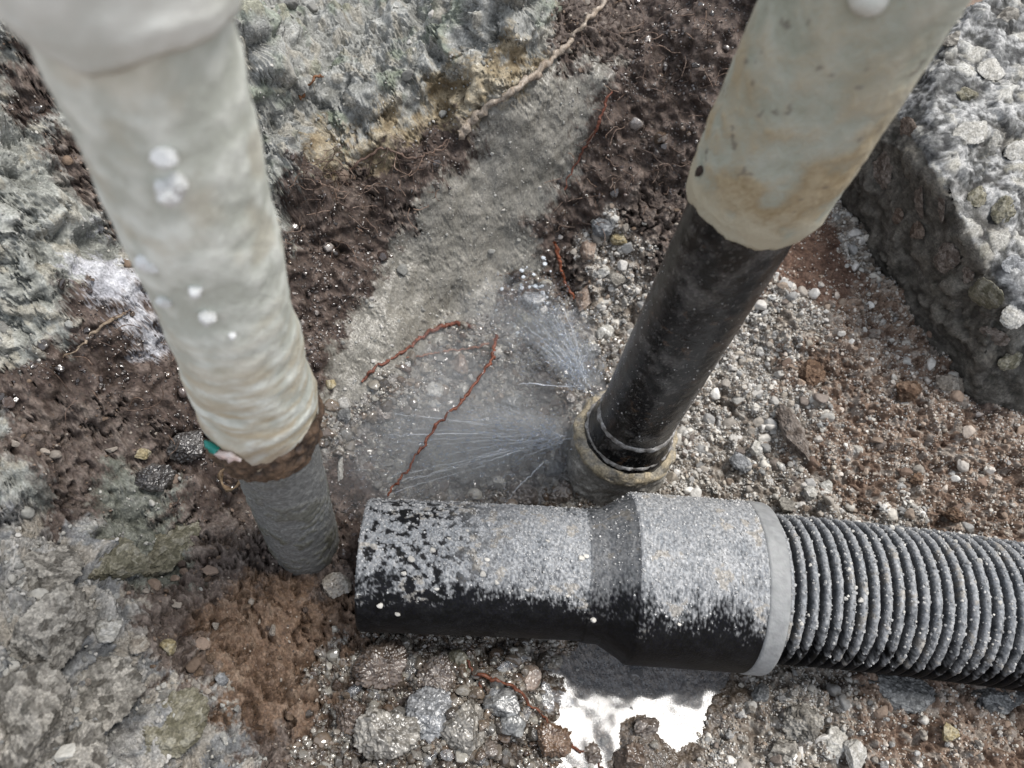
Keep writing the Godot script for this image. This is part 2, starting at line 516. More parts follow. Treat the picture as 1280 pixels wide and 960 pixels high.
func part_of_land(owner: int, wet: int) -> ArrayMesh:
	var ix := PackedInt32Array()
	var map := PackedInt32Array()
	map.resize(NU * NV)
	map.fill(-1)
	var v := PackedVector3Array()
	var n := PackedVector3Array()
	var c := PackedColorArray()
	for j in NV - 1:
		for i in NU - 1:
			var a := j * NU + i
			var k := gz[a]
			if OWNER[k] != owner: continue
			if owner == 0 and MATS[k][5] != wet: continue
			for e in [a, a + 1, a + NU, a + NU + 1]:
				if map[e] < 0:
					map[e] = v.size()
					v.append(gp[e])
					n.append(gn[e])
					c.append(gc[e])
			var p := map[a]
			var q := map[a + 1]
			var r := map[a + NU]
			var s := map[a + NU + 1]
			ix.append_array([p, r, q, q, r, s])
	return mesh_from(v, n, c, ix)

func beyond() -> ArrayMesh:
	# the ground outside the pit, out to the horizon, in ever wider steps
	var steps := PackedFloat32Array()
	var s := 0.0
	var w := 0.05
	while s < 40.0:
		steps.append(s)
		s += w
		w *= 1.12
	var line := PackedFloat32Array()
	for k in range(steps.size() - 1, 0, -1): line.append(-steps[k])
	line.append_array(steps)
	var nu := line.size()
	var v := PackedVector3Array()
	var c := PackedColorArray()
	for z in line:
		for x in line:
			var zz := z - 0.4
			var h := hb(x, zz)
			var inside := zz < 0.09 and zz > -0.69 and absf(x - 0.04) < half_width(zz) - 0.03
			var p := Vector3(x, h - (0.06 if inside else 0.004), zz)
			p.y += 0.02 * nb.get_noise_3dv(p) + 0.05 * nb.get_noise_3dv(p * 0.1) * clampf(Vector2(x, zz).length() - 1.2, 0, 1)
			v.append(p)
			c.append(three(MATS[2], 0.5 + nb.get_noise_3dv(p * 0.5)))
	return sheet(nu, nu, v, c, false, true)

# ---------------------------------------------------------------- loose grains
const PALE := [[.56, .53, .48], [.44, .42, .385], [.36, .35, .335], [.5, .47, .42], [.3, .27, .235], [.38, .335, .28], [.27, .265, .255], [.66, .64, .6], [.26, .205, .16], [.17, .14, .12], [.48, .455, .42], [.6, .575, .54]]
const DULL := [[.16, .135, .11], [.22, .2, .17], [.1, .082, .065], [.15, .14, .125], [.25, .225, .19], [.12, .085, .06], [.17, .13, .095], [.075, .062, .05], [.32, .3, .26], [.19, .165, .135], [.08, .055, .04]]
const DARK := [[.05, .035, .03], [.08, .06, .052], [.12, .1, .09], [.1, .075, .065], [.06, .05, .045], [.035, .026, .022], [.1, .07, .05], [.28, .25, .23]]
const ROCKY := [[.34, .335, .31], [.26, .255, .235], [.4, .385, .35], [.2, .195, .18], [.45, .43, .4]]
const SOIL := [[.34, .27, .215], [.25, .185, .14], [.42, .355, .3], [.17, .115, .085], [.5, .46, .415], [.3, .22, .165], [.46, .4, .345]]
const CLAY := [[.16, .11, .075], [.115, .078, .054], [.2, .145, .11], [.3, .26, .22], [.09, .065, .052]]
var grain_shapes := []

func scatter(called: String, label: String, mats: Array, colors: Array, count: int, seedn: int, mat: Material, scale := 1.0) -> void:
	var r := RandomNumberGenerator.new()
	r.seed = seedn
	var places := []
	for s in grain_shapes: places.append([])
	var tries := 0
	var made := 0
	while made < count and tries < count * 40:
		tries += 1
		var e := r.randi() % (NU * NV)
		var k := gz[e]
		if not k in mats: continue
		if r.randf() > MATS[k][6]: continue
		var p := gp[e]
		var cl := nm.get_noise_3dv(p * 0.5) + 0.5 * nb.get_noise_3dv(p)
		if r.randf() > 0.55 + 1.4 * cl: continue
		var size: float = MATS[k][7] * 0.00075 * scale * (0.32 + 0.42 * pow(r.randf(), -0.45))
		size = minf(size, 0.0055)
		var basis := Basis(Vector3(r.randfn(), r.randfn(), r.randfn()).normalized(), r.randf() * TAU).scaled(Vector3(1, 1, 1) * size)
		basis = basis * Basis.from_scale(Vector3(1, r.randf_range(0.55, 0.95), r.randf_range(0.65, 1.1)))
		var q: Array = colors[r.randi() % colors.size()]
		var g := r.randf_range(0.75, 1.2)
		var tint := Color(q[0] * g, q[1] * g, q[2] * g)
		places[r.randi() % grain_shapes.size()].append([Transform3D(basis, p + gn[e] * size * r.randf_range(-0.15, 0.5)), tint])
		made += 1
	var o := Node3D.new()
	o.name = numbered(called)
	add_child(o, true)
	tag(o, label, "gravel", "", "stuff")
	for k in places.size(): copies("grains", grain_shapes[k], places[k], mat, o)

func copies(called: String, mesh: Mesh, list: Array, mat: Material, parent: Node) -> MultiMeshInstance3D:
	var mm := MultiMesh.new()
	mm.transform_format = MultiMesh.TRANSFORM_3D
	mm.use_colors = true
	mm.mesh = mesh
	mm.instance_count = list.size()
	for i in list.size():
		var t: Transform3D = list[i][0]
		var c: Color = list[i][1]
		mm.set_instance_transform(i, t)
		mm.set_instance_color(i, c)
	var o := MultiMeshInstance3D.new()
	o.name = called
	o.multimesh = mm
	o.material_override = mat
	o.set_meta("kind", "stuff")
	parent.add_child(o, true)
	return o

# ---------------------------------------------------------------- materials
func noise_image(size: int, freq: float, kind: int, oct: int, sd: int) -> Image:
	var n := FastNoiseLite.new()
	n.seed = sd
	n.noise_type = kind
	n.frequency = freq
	n.fractal_octaves = oct
	n.cellular_return_type = FastNoiseLite.RETURN_CELL_VALUE
	return n.get_seamless_image(size, size)

func textures() -> Dictionary:
	var a := noise_image(512, 0.06, FastNoiseLite.TYPE_SIMPLEX_SMOOTH, 5, 11)
	var b := noise_image(512, 0.16, FastNoiseLite.TYPE_CELLULAR, 1, 12)
	var g := Image.create(512, 512, false, Image.FORMAT_RGB8)
	var ro := Image.create(512, 512, false, Image.FORMAT_RGB8)
	for y in 512:
		for x in 512:
			var s := a.get_pixel(x, y).r
			var t := b.get_pixel(x, y).r
			var w := clampf(0.80 + 0.32 * (s - 0.5) + 0.26 * (t - 0.5), 0, 1)
			g.set_pixel(x, y, Color(w, w, w))
			var k := clampf(0.5 + 0.9 * (s - 0.5) + 0.7 * (t - 0.5), 0, 1)
			ro.set_pixel(x, y, Color(k, k, k))
	var bump := noise_image(512, 0.09, FastNoiseLite.TYPE_SIMPLEX_SMOOTH, 5, 14)
	return {"grain": ImageTexture.create_from_image(g), "rough": ImageTexture.create_from_image(ro), "bump": ImageTexture.create_from_image(bump)}

func earth(called: String, rough: float, tex: Dictionary, spec := 0.5, relief := 0.05, spotted := false) -> StandardMaterial3D:
	var m := StandardMaterial3D.new()
	m.resource_name = called
	m.vertex_color_use_as_albedo = true
	m.albedo_texture = tex.grain
	m.roughness = rough
	m.metallic_specular = spec
	m.uv1_triplanar = true
	m.uv1_world_triplanar = true
	m.uv1_scale = Vector3(14, 14, 14)
	if relief > 0.0:
		m.heightmap_enabled = true
		m.heightmap_texture = tex.bump
		m.heightmap_scale = relief
	if spotted:
		m.roughness = 1.0
		m.roughness_texture = tex.rough
		m.roughness_texture_channel = BaseMaterial3D.TEXTURE_CHANNEL_RED
	return m

func plain(called: String, col: Color, rough: float, tinted := true) -> StandardMaterial3D:
	var m := StandardMaterial3D.new()
	m.resource_name = called
	m.albedo_color = col
	m.vertex_color_use_as_albedo = tinted
	m.roughness = rough
	return m

func make_materials() -> void:
	var tex := textures()
	M.dry = earth("dry earth", 0.72, tex, 0.4)
	M.wet = earth("wet earth", 0.5, tex, 0.8, 0.05, true)
	M.rock = earth("weathered rock", 0.85, tex, 0.4)
	M.slab = earth("damp smooth rock", 0.36, tex, 0.45, 0.03)
	M.stone = earth("stone", 0.85, tex, 0.4, 0.04)
	M.wet_stone = earth("wet stone", 0.3, tex, 0.6, 0.008)
	M.grain = plain("dry grains", Color.WHITE, 0.8)
	M.wet_grain = plain("wet grains", Color.WHITE, 0.14)
	M.wet_grain.metallic_specular = 0.8
	M.pipe = earth("pipe", 0.55, tex, 0.45, 0.02)
	M.concrete = earth("concrete coat", 0.72, tex, 0.4, 0.05)
	M.coat = earth("pale coating", 0.6, tex, 0.4, 0.015)
	M.coat.albedo_texture = null
	M.black_pipe = earth("black pipe", 0.24, tex, 0.5, 0.015)
	M.plastic = earth("dusty black plastic", 0.48, tex, 0.28, 0.02)
	M.ribbed = earth("ribbed black plastic", 0.6, tex, 0.25, 0.02)
	M.root = earth("root bark", 0.5, tex, 0.4, 0.03)
	M.scrap = plain("painted scrap", Color.WHITE, 0.4)
	var w := StandardMaterial3D.new()
	w.resource_name = "water"
	w.transparency = BaseMaterial3D.TRANSPARENCY_ALPHA
	w.albedo_color = Color(0.93, 0.96, 1.0, 0.06)
	w.roughness = 0.12
	w.metallic_specular = 0.42
	M.water = w
	var j := w.duplicate()
	j.resource_name = "splashing water"
	j.albedo_color = Color(0.92, 0.94, 0.97, 0.3)
	j.roughness = 0.08
	M.jet = j
	var fo := j.duplicate()
	fo.resource_name = "foaming water"
	fo.albedo_color = Color(0.9, 0.93, 0.96, 0.42)
	M.foam = fo
	var d := StandardMaterial3D.new()
	d.resource_name = "water drop"
	d.transparency = BaseMaterial3D.TRANSPARENCY_ALPHA
	d.albedo_color = Color(0.95, 0.97, 1.0, 0.0)
	d.refraction_enabled = true
	d.refraction_scale = 0.033
	d.roughness = 0.02
	M.drop = d

# ---------------------------------------------------------------- pipes
# A standing body of revolution: profile [height, radius]; shade(p, angle, height) gives [push out, colour].
func lathe(profile: Array, around: int, step: float, shade: Callable) -> ArrayMesh:
	var v := PackedVector3Array()
	var c := PackedColorArray()
	var rows := 0
	for k in profile.size() - 1:
		var a := Vector2(profile[k][0], profile[k][1])
		var b := Vector2(profile[k + 1][0], profile[k + 1][1])
		var n := maxi(1, int(a.distance_to(b) / (step if a.x < 0.44 else step * 14.0)))
		for s in n + (1 if k == profile.size() - 2 else 0):
			var q := a.lerp(b, float(s) / n)
			rows += 1
			for e in around:
				var t := TAU * e / around
				var o := Vector3(cos(t), 0, sin(t))
				var got: Array = shade.call(Vector3(0, q.x, 0) + o * q.y, t, q.x)
				v.append(Vector3(0, q.x + got[2] if got.size() > 2 else q.x, 0) + o * (q.y + got[0]))
				c.append(got[1])
	return sheet(around, rows, v, c, true, true)

func left_pipe() -> void:
	var base := at(383, 683, 0.0)
	base.y = -0.01
	var t := thing("coated_pipe", base, "upright grey pipe with thick pale lumpy coating, standing left of the hose end", "pipe")
	var off := Vector3(3, 1, 2)
	var body := func(p: Vector3, _a: float, y: float) -> Array:
		var m := nm.get_noise_3dv(p + off)
		var b := nb.get_noise_3dv(p + off)
		var col := c3(.23, .23, .22).lerp(c3(.33, .33, .315), clampf(.5 + m, 0, 1))
		var dirt := clampf((m * 1.3 + b - 0.12) * 2.4, 0, 1) * clampf(1.2 - absf(y - 0.06) * 9.0, 0, 1)
		col = col.lerp(c3(.17, .165, .13), dirt)
		if y < 0.03: col = col.lerp(c3(.12, .11, .1), clampf((0.03 - y) * 30.0, 0, 0.7))
		return [0.0006 * m + 0.0007 * dirt, col]
	obj("pipe", lathe([[-0.03, 0.0], [-0.03, 0.0212], [0.19, 0.0212]], 150, 0.0012, body), M.pipe, t)
	var coat := func(p: Vector3, a: float, y: float) -> Array:
		var m := nm.get_noise_3dv(p * 0.7 + off)
		var b := nb.get_noise_3dv(p * 0.8 + off)
		var f := nf.get_noise_3dv(p * 0.8)
		var col := c3(.5, .515, .45).lerp(c3(.74, .755, .685), clampf(.5 + 1.3 * m + .9 * b, 0, 1))
		col = col.lerp(c3(.5, .45, .34), clampf(1.6 * nb.get_noise_3dv(p * 1.3 + off * 2.0) - 0.1, 0, 0.45))
		var low := clampf((0.30 - y) * 14.0, 0, 1)
		col = col.lerp(c3(.46, .38, .255), low * clampf(0.35 + 0.8 * b + 1.4 * nm.get_noise_3dv(Vector3(p.x * .35, p.y * 1.3, p.z * .35) + off), 0, 0.85))
		var edge := clampf((0.203 - y) * 55.0 + 1.4 * b + m, 0, 1)
		col = col.lerp(c3(.17, .105, .06).lerp(c3(.3, .24, .18), clampf(.5 + 1.5 * m, 0, 1)), edge * 0.7)
		return [0.0016 * b + 0.0005 * m + 0.0002 * f + 0.0008 * nb.get_noise_3dv(Vector3(p.x, p.y * 2.0, p.z)) * low, col, 0.004 * b * clampf((0.2 - y) * 40.0, 0, 1) + (0.005 * sin(a * 2.0 + 1.0) + 0.004 * m - 0.014 * pow(clampf(cos(a - 1.85), 0, 1), 6.0)) * clampf((0.215 - y) * 40.0, 0, 1)]
	obj("coating", lathe([[0.190, 0.0205], [0.188, 0.0245], [0.192, 0.0258], [0.21, 0.0252], [0.26, 0.0238], [0.40, 0.0232], [0.45, 0.0232], [0.9, 0.0232]], 190, 0.0012, coat), M.coat, t)
	var rust := func(p: Vector3, _a: float, y: float) -> Array:
		var m := nm.get_noise_3dv(p * 1.2 + off)
		var b := nb.get_noise_3dv(p * 1.5 + off)
		return [0.003 * b + 0.0025 * m + 0.0012 * sin(_a * 1.0 - 0.2) - 0.0022 * clampf(-cos(_a - 0.6), 0, 1), c3(.06, .043, .033).lerp(c3(.2, .13, .085), clampf(.45 + 1.1 * m + .5 * b, 0, 1)), 0.004 * b]
	obj("rust_crust", lathe([[0.166, 0.0203], [0.169, 0.0222], [0.173, 0.0246], [0.178, 0.0263], [0.187, 0.0268], [0.193, 0.0264], [0.199, 0.0248]], 170, 0.0009, rust), M.root, t)
	var wrap := func(p: Vector3, _a: float, y: float) -> Array:
		var m := nm.get_noise_3dv(p * 0.6)
		var b := nb.get_noise_3dv(p + Vector3(1, 8, 1))
		return [0.0016 * b + 0.0006 * m, c3(.56, .565, .51).lerp(c3(.72, .725, .67), clampf(.5 + m + b, 0, 1)), 0.006 * b * clampf((0.415 - y) * 50.0, 0, 1)]
	obj("upper_coating", lathe([[0.397, 0.0228], [0.392, 0.0245], [0.394, 0.0262], [0.400, 0.0274], [0.425, 0.0276], [0.45, 0.0276], [0.9, 0.0276]], 180, 0.0015, wrap), M.coat, t)
	# white blobs of mortar that stuck to the coating: [angle in degrees, height, size in mm]
	var k := 0
	for q in [[62, .366, 2.7], [65, .3545, 3.3], [60, .357, 2.6], [69, .356, 2.2], [72, .313, 2.3], [70, .299, 2.5], [73, .297, 1.6], [104, .322, 2.4], [98, .321, 1.9], [103, .303, 2.0], [58, .287, 1.2]]:
		var a := deg_to_rad(q[0])
		var s: float = q[2] * 0.00115
		var b := obj("mortar_blob", stone(300 + k, 3, Vector3(s * 1.1, s * 0.8, s * 0.95), 2, 0.22, [c3(.68, .68, .65), c3(.74, .74, .72), c3(.8, .8, .78)], 0.3), M.coat, t)
		b.rotation = Vector3(k * 1.3, k * 2.1, k * 0.7)
		b.position = Vector3(cos(a) * 0.0238, q[1], sin(a) * 0.0238)
		k += 1
	# a teal-tipped scrap of tape caught on the lower lip
	var sc := thing("tape_scrap", base, "tiny teal and pinkish white scrap caught on the lower lip of the pipe coating", "scrap")
	var pa := PackedVector3Array()
	var pr := PackedFloat32Array()
	for e in 9:
		var a := deg_to_rad(122 - e * 4.6)
		pa.append(Vector3(cos(a) * 0.0281, 0.2005 + 0.0008 * sin(e * 1.3), sin(a) * 0.0281))
		pr.append(0.0021 if e < 8 else 0.0012)
	obj("teal_tip", tube(pa.slice(0, 4), PackedFloat32Array([.0008, .0018, .0021, .0019]), 10, 0.5, c3(.0, .16, .13), c3(.02, .26, .21)), M.scrap, sc)
	obj("tape", tube(pa.slice(3), PackedFloat32Array([.0018, .0017, .0014, .0018, .0013, .0006]), 10, 0.6, c3(.55, .5, .48), c3(.5, .36, .31)), M.scrap, sc)

func right_pipe() -> void:
	var base := at(766, 578, 0.0)
	base.y = -0.01
	var t := thing("black_pipe", base, "upright black pipe in a broken concrete sleeve, spraying water at its foot", "pipe")
	var off := Vector3(6, 3, 8)
	var body := func(p: Vector3, _a: float, y: float) -> Array:
		var m := nm.get_noise_3dv(p * 0.8 + off)
		var b := nb.get_noise_3dv(p * 0.9 + off)
		var f := nf.get_noise_3dv(p * Vector3(1, .5, 1))
		var col := c3(.006, .006, .006).lerp(c3(.02, .018, .018), clampf(.5 + m, 0, 1))
		var dust := clampf((b + 0.6 * m - 0.16) * 1.8, 0, 1) * 0.6 + clampf((f - 0.3) * 2.0, 0, 0.7)
		col = col.lerp(c3(.17, .16, .15), clampf(dust, 0, 0.85))
		if m > 0.3 and b < 0: col = col.lerp(c3(.09, .055, .035), 0.6)
		return [0.0004 * m, col]
	obj("pipe", lathe([[-0.02, 0.03], [0.048, 0.0318], [0.058, 0.0305], [0.064, 0.0285], [0.07, 0.0268], [0.078, 0.0256], [0.084, 0.0252], [0.30, 0.0252]], 190, 0.0012, body), M.black_pipe, t)
	var ring := func(p: Vector3, _a: float, y: float) -> Array:
		var m := nm.get_noise_3dv(p * 1.4 + off)
		return [0.0012 * m - 0.0003 + 0.001 * nb.get_noise_3dv(p * 1.3), c3(.17, .15, .13).lerp(c3(.5, .48, .46), clampf(.55 + 1.3 * m, 0, 1))]
	obj("scale_ring", lathe([[0.079, 0.0250], [0.0795, 0.0262], [0.0815, 0.0266], [0.0835, 0.0261], [0.084, 0.0250]], 160, 0.0006, ring), M.concrete, t)
	obj("scale_ring", lathe([[0.059, 0.029], [0.0595, 0.0302], [0.0612, 0.0306], [0.0625, 0.0299], [0.063, 0.028]], 160, 0.0006, ring), M.concrete, t)
	var sleeve := func(p: Vector3, a: float, y: float) -> Array:
		var m := nm.get_noise_3dv(p * 0.7 + off)
		var b := nb.get_noise_3dv(p * 0.7 + off)
		var f := nf.get_noise_3dv(p)
		var col := c3(.3, .315, .255).lerp(c3(.44, .45, .39), clampf(.5 + .8 * m + .4 * b, 0, 1))
		var low := clampf((0.405 - y) * 10.0, 0, 1)
		var st := clampf(1.5 * nb.get_noise_3dv(p * 0.9 + off * 3.0) + 0.9 * m + 0.5, 0, 1) * low * clampf(0.75 + cos(a - 2.2), 0.05, 1)
		col = col.lerp(c3(.26, .19, .1).lerp(c3(.36, .29, .18), clampf(.5 + 1.2 * m + f, 0, 1)), clampf(st * 1.2 + 0.25 * f, 0, 0.9))
		if nm.get_noise_3dv(p * 0.8 + off * 2.0) > 0.46 and low > 0.3: col = col.lerp(c3(.12, .1, .085), 0.6)
		var edge := clampf((0.288 - y) * 60.0, 0, 1)
		col = col.lerp(c3(.42, .385, .29), clampf((0.3 - y) * 70.0 + m, 0, 0.8))
		return [0.0010 * b + 0.0006 * m + 0.0003 * f, col, edge * (0.006 * m + 0.009 * b + 0.004 * sin(a + 0.6))]
	obj("sleeve", lathe([[0.280, 0.025], [0.2775, 0.0280], [0.279, 0.0294], [0.286, 0.0304], [0.31, 0.0308], [0.42, 0.0308], [0.45, 0.0308], [0.95, 0.0308]], 220, 0.0011, sleeve), M.coat, t)
	var b := obj("mortar_blob", stone(77, 3, Vector3(.0058, .005, .0058), 0, 0.04, [c3(.46, .47, .42), c3(.52, .52, .47), c3(.57, .57, .52)], 0.4), M.coat, t)
	b.position = Vector3(cos(1.8) * 0.0304, 0.388, sin(1.8) * 0.0304)
	var chip := obj("dark_chip", stone(78, 2, Vector3(.0016, .0035, .0014), 6, 0.1, [c3(.03, .02, .02), c3(.05, .035, .03), c3(.07, .05, .04)]), M.stone, t)
	chip.position = Vector3(cos(2.75) * 0.0315, 0.297, sin(2.75) * 0.0315)
	var grout := func(p: Vector3, a: float, y: float) -> Array:
		var m := nm.get_noise_3dv(p + off)
		var bb := nb.get_noise_3dv(p * 1.2 + off)
		var col := c3(.32, .3, .265).lerp(c3(.52, .49, .44), clampf(.5 + m + .5 * bb, 0, 1))
		col = col.lerp(c3(.52, .42, .26), clampf((y - 0.045) * 160.0, 0, 0.75) * clampf(.7 + m * 1.5, 0, 1))
		return [0.0026 * bb + 0.0012 * m, col, 0.004 * bb + 0.001 * m]
	obj("grout_collar", lathe([[-0.02, 0.041], [0.01, 0.0392], [0.03, 0.0366], [0.041, 0.0352], [0.046, 0.0356], [0.050, 0.0364], [0.0535, 0.0360], [0.0555, 0.0345], [0.0568, 0.0325], [0.0575, 0.0305], [0.056, 0.028]], 200, 0.001, grout), M.concrete, t)
	var grit := []
	rng.seed = 41
	for k in 300:
		var a := rng.randf() * TAU
		var y := 0.09 + 0.16 * rng.randf()
		var s := 0.0002 + 0.0005 * pow(rng.randf(), 4)
		var g := rng.randf_range(0.12, 0.4)
		grit.append([Transform3D(Basis.from_euler(Vector3(a, y * 90, a * 3)).scaled(Vector3(s, s, s)), Vector3(cos(a) * 0.0253, y, sin(a) * 0.0253)), Color(g, g * .97, g * .93)])
	copies("grit", grain_shapes[0], grit, M.grain, t)

# ---------------------------------------------------------------- the hose
func frame_on(path: PackedVector3Array, s: float) -> Array:
	var acc := 0.0
	for k in path.size() - 1:
		var d := path[k].distance_to(path[k + 1])
		if acc + d >= s or k == path.size() - 2:
			var dir := (path[k + 1] - path[k]).normalized()
			return [path[k].lerp(path[k + 1], (s - acc) / d), dir]
		acc += d
	return []

var dust_grains := []
# profile [distance along the hose, radius]; dusty 0..1; returns the mesh and drops sand grains on it
func hose_piece(path: PackedVector3Array, profile: Array, around: int, step: float, cover: float, centre: Vector3, grains: float, ribs := false) -> ArrayMesh:
	var v := PackedVector3Array()
	var c := PackedColorArray()
	var rows := 0
	var dust_from := Vector3(0.05, 0.94, -0.32).normalized()
	for k in profile.size() - 1:
		var a := Vector2(profile[k][0], profile[k][1])
		var b := Vector2(profile[k + 1][0], profile[k + 1][1])
		var n := maxi(1, int(a.distance_to(b) / step))
		for s in n + (1 if k == profile.size() - 2 else 0):
			var q := a.lerp(b, float(s) / n)
			rows += 1
			var fr := frame_on(path, q.x)
			var dir: Vector3 = fr[1]
			var back := Vector3.UP.cross(dir).normalized()
			var up := dir.cross(back)
			for e in around:
				var t := TAU * e / around
				var o := up * cos(t) + back * sin(t)
				var p: Vector3 = fr[0] + o * q.y
				var w := Vector3(q.x, t * 0.045, 2.0)
				var m := nm.get_noise_3dv(w)
				var bb := nb.get_noise_3dv(w)
				var f := nf.get_noise_3dv(Vector3(w.x * 1.25, w.y * 0.55, 5.0))
				var face := o.dot(dust_from)
				var d := clampf((face - 0.44) * 3.6 + 1.1 * bb + 0.7 * m + 0.9 * f, 0, 1) if face > 0.1 else 0.0
				# the mouth end is blotchy: sludge ran off and left black flecks
				var mouth := clampf((0.095 - q.x) / 0.05, 0, 1)
				if mouth > 0 and q.x > 0.003: d = clampf(d - mouth * clampf((nm.get_noise_3dv(w * 1.3 + Vector3(4, 4, 4)) + 0.35 * bb + 0.3 * f - 0.06) * 8.0, 0, 1), 0, 1)
				if profile[k].size() > 2:
					var own: float = profile[k][2]
					var next: float = profile[k + 1][2] if k + 1 < profile.size() and profile[k + 1].size() > 2 else own
					own = lerpf(own, next, float(s) / n)
					if ribs: d = clampf(0.3 + (face - 0.05) * 1.7 + 0.9 * bb + 0.9 * m + 0.6 * f, 0, 1) if face > -0.2 else 0.0
					d *= own
				d *= cover
				var dusty := c3(.27, .283, .3).lerp(c3(.52, .52, .52), clampf(.45 + 0.9 * f + .4 * m + .5 * bb, 0, 1))
				if bb > 0.22 and m > 0.12: dusty = dusty.lerp(c3(.46, .41, .34), 0.6)
				var col := c3(.005, .005, .006).lerp(c3(.016, .016, .018), clampf(.4 + m + f * .5, 0, 1)).lerp(dusty, d)
				v.append(p + o * (0.0004 * d * (1.0 + 1.4 * f) + (0.0009 * d * maxf(0.0, m + f * 0.5) if ribs else 0.0)) - centre)
				c.append(col)
				if grains > 0.0 and d > 0.3 and rng.randf() < grains * d:
					var z := 0.00028 + (0.0008 if ribs else 0.0005) * pow(rng.randf(), 3.0 if ribs else 4.0)
					var g := rng.randf_range(0.3, 0.62) if not ribs else rng.randf_range(0.16, 0.46)
					dust_grains.append([Transform3D(Basis.from_euler(Vector3(t * 7, q.x * 900, t)).scaled(Vector3(z, z, z)), p + o * 0.0005 - centre), Color(g, g * .985, g * .96)])
	return sheet(around, rows, v, c, true, false)

func hose() -> void:
	var path := smooth([at(456, 705, 0.041), at(720, 717, 0.0465), at(980, 736, 0.0525), at(1130, 751, 0.056), at(1290, 772, 0.058), at(1480, 806, 0.058), at(1750, 890, 0.05)], 14)
	var centre := path[0]
	rng.seed = 5
	var t := thing("suction_hose", centre, "black plastic suction hose lying across the pit, its upper side grey with wet sand", "hose")
	obj("mouth_tube", hose_piece(path, [[0.012, 0.0354], [0.0, 0.0356], [0.0, 0.0380, 1.0], [0.0012, 0.0389, 1.0], [0.07, 0.0389, 1.0], [0.131, 0.0390, 1.0], [0.1312, 0.0397, .6], [0.1325, 0.0399, .5]], 440, 0.0006, 1.0, centre, 0.07), M.plastic, t)
	obj("shoulder", hose_piece(path, [[0.1325, 0.0399, .5], [0.142, 0.0405, .55], [0.156, 0.0486, .55], [0.1575, 0.0501, .65]], 440, 0.0006, 0.8, centre, 0.05), M.plastic, t)
	obj("collar", hose_piece(path, [[0.1575, 0.0501, .9], [0.159, 0.0509], [0.2285, 0.0509], [0.2295, 0.0502]], 480, 0.0006, 1.0, centre, 0.07), M.plastic, t)
	# the pale grey end band
	var bv := PackedVector3Array()
	var bc := PackedColorArray()
	var pr := [[0.2290, 0.0500], [0.2293, 0.0512], [0.2305, 0.0516], [0.232, 0.0516], [0.2335, 0.0516], [0.235, 0.0516], [0.2365, 0.0516], [0.238, 0.0516], [0.2395, 0.0516], [0.2408, 0.0511], [0.2412, 0.05], [0.241, 0.045]]
	for q in pr:
		var fr := frame_on(path, q[0])
		var dir: Vector3 = fr[1]
		var back := Vector3.UP.cross(dir).normalized()
		var up := dir.cross(back)
		for e in 240:
			var a := TAU * e / 240
			var o := up * cos(a) + back * sin(a)
			var p: Vector3 = fr[0] + o * q[1]
			bv.append(p - centre)
			bc.append(c3(.19, .192, .192).lerp(c3(.27, .272, .268), clampf(.5 + nm.get_noise_3dv(p * 1.5) + .4 * nf.get_noise_3dv(p), 0, 1)))
	obj("end_band", sheet(240, pr.size(), bv, bc, true, false), M.coat, t)
	# the ribbed tail
	var prof := []
	var s := 0.233
	while s < 0.56:
		prof.append_array([[s, 0.0402, .05], [s + 0.0012, 0.0400, .04], [s + 0.0019, 0.0412, .3], [s + 0.0025, 0.0436, 1.0], [s + 0.0034, 0.0445, 1.0], [s + 0.0047, 0.0445, 1.0], [s + 0.0057, 0.0436, .95], [s + 0.0063, 0.0416, .25]])
		s += 0.0070
	prof.append([s, 0.0408])
	obj("ribbed_tail", hose_piece(path, prof, 340, 0.0008, 1.0, centre, 0.13, true), M.ribbed, t)
	copies("sand_grains", grain_shapes[1], dust_grains, M.grain, t)
	# bigger crumbs of grit lying on the hose: [distance, angle in degrees (0 = top, + = away from the viewer), size mm, tint]
	var crumbs := []
	for q in [[.014, -52, 2.3, .6], [.024, -60, 1.7, .45], [.03, -12, 2.6, .42], [.026, -24, 2.0, .5], [.041, -5, 2.4, .45], [.072, -10, 1.9, .6], [.07, -22, 2.5, .42], [.078, -28, 1.8, .5], [.05, 6, 1.5, .5], [.125, -6, 2.6, .55], [.128, -3, 2.0, .6], [.132, -46, 2.0, .5], [.118, -36, 1.5, .5], [.106, 8, 1.6, .5], [.045, -35, 1.5, .6], [.06, 14, 1.4, .5], [.095, -33, 1.4, .5], [.18, -45, 1.4, .7], [.2, 20, 1.4, .35]]:
		var fr := frame_on(path, q[0])
		var dir: Vector3 = fr[1]
		var back := Vector3.UP.cross(dir).normalized()
		var up := dir.cross(back)
		var a := deg_to_rad(q[1])
		var o := up * cos(a) + back * sin(a)
		var z: float = q[2] * 0.001
		var rr := 0.0389 if q[0] < 0.131 else 0.0509
		crumbs.append([Transform3D(Basis.from_euler(Vector3(q[0] * 900, a, q[2])).scaled(Vector3(z, z * .7, z * .8)), fr[0] + o * (rr + z * .15) - centre), Color(q[3], q[3] * .95, q[3] * .86)])
	for k in 90:
		var d := rng.randf_range(0.25, 0.5)
		var fr := frame_on(path, d)
		var dir: Vector3 = fr[1]
		var back := Vector3.UP.cross(dir).normalized()
		var up := dir.cross(back)
		var a := deg_to_rad(rng.randf_range(-45, 70))
		var o := up * cos(a) + back * sin(a)
		var z := 0.0007 + 0.0012 * pow(rng.randf(), 2.5)
		var g := rng.randf_range(.4, .65)
		crumbs.append([Transform3D(Basis.from_euler(Vector3(d * 900, a, k)).scaled(Vector3(z, z * .8, z)), fr[0] + o * 0.0449 - centre), Color(g, g * .96, g * .88)])
	copies("grit_crumbs", grain_shapes[2], crumbs, M.grain, t)

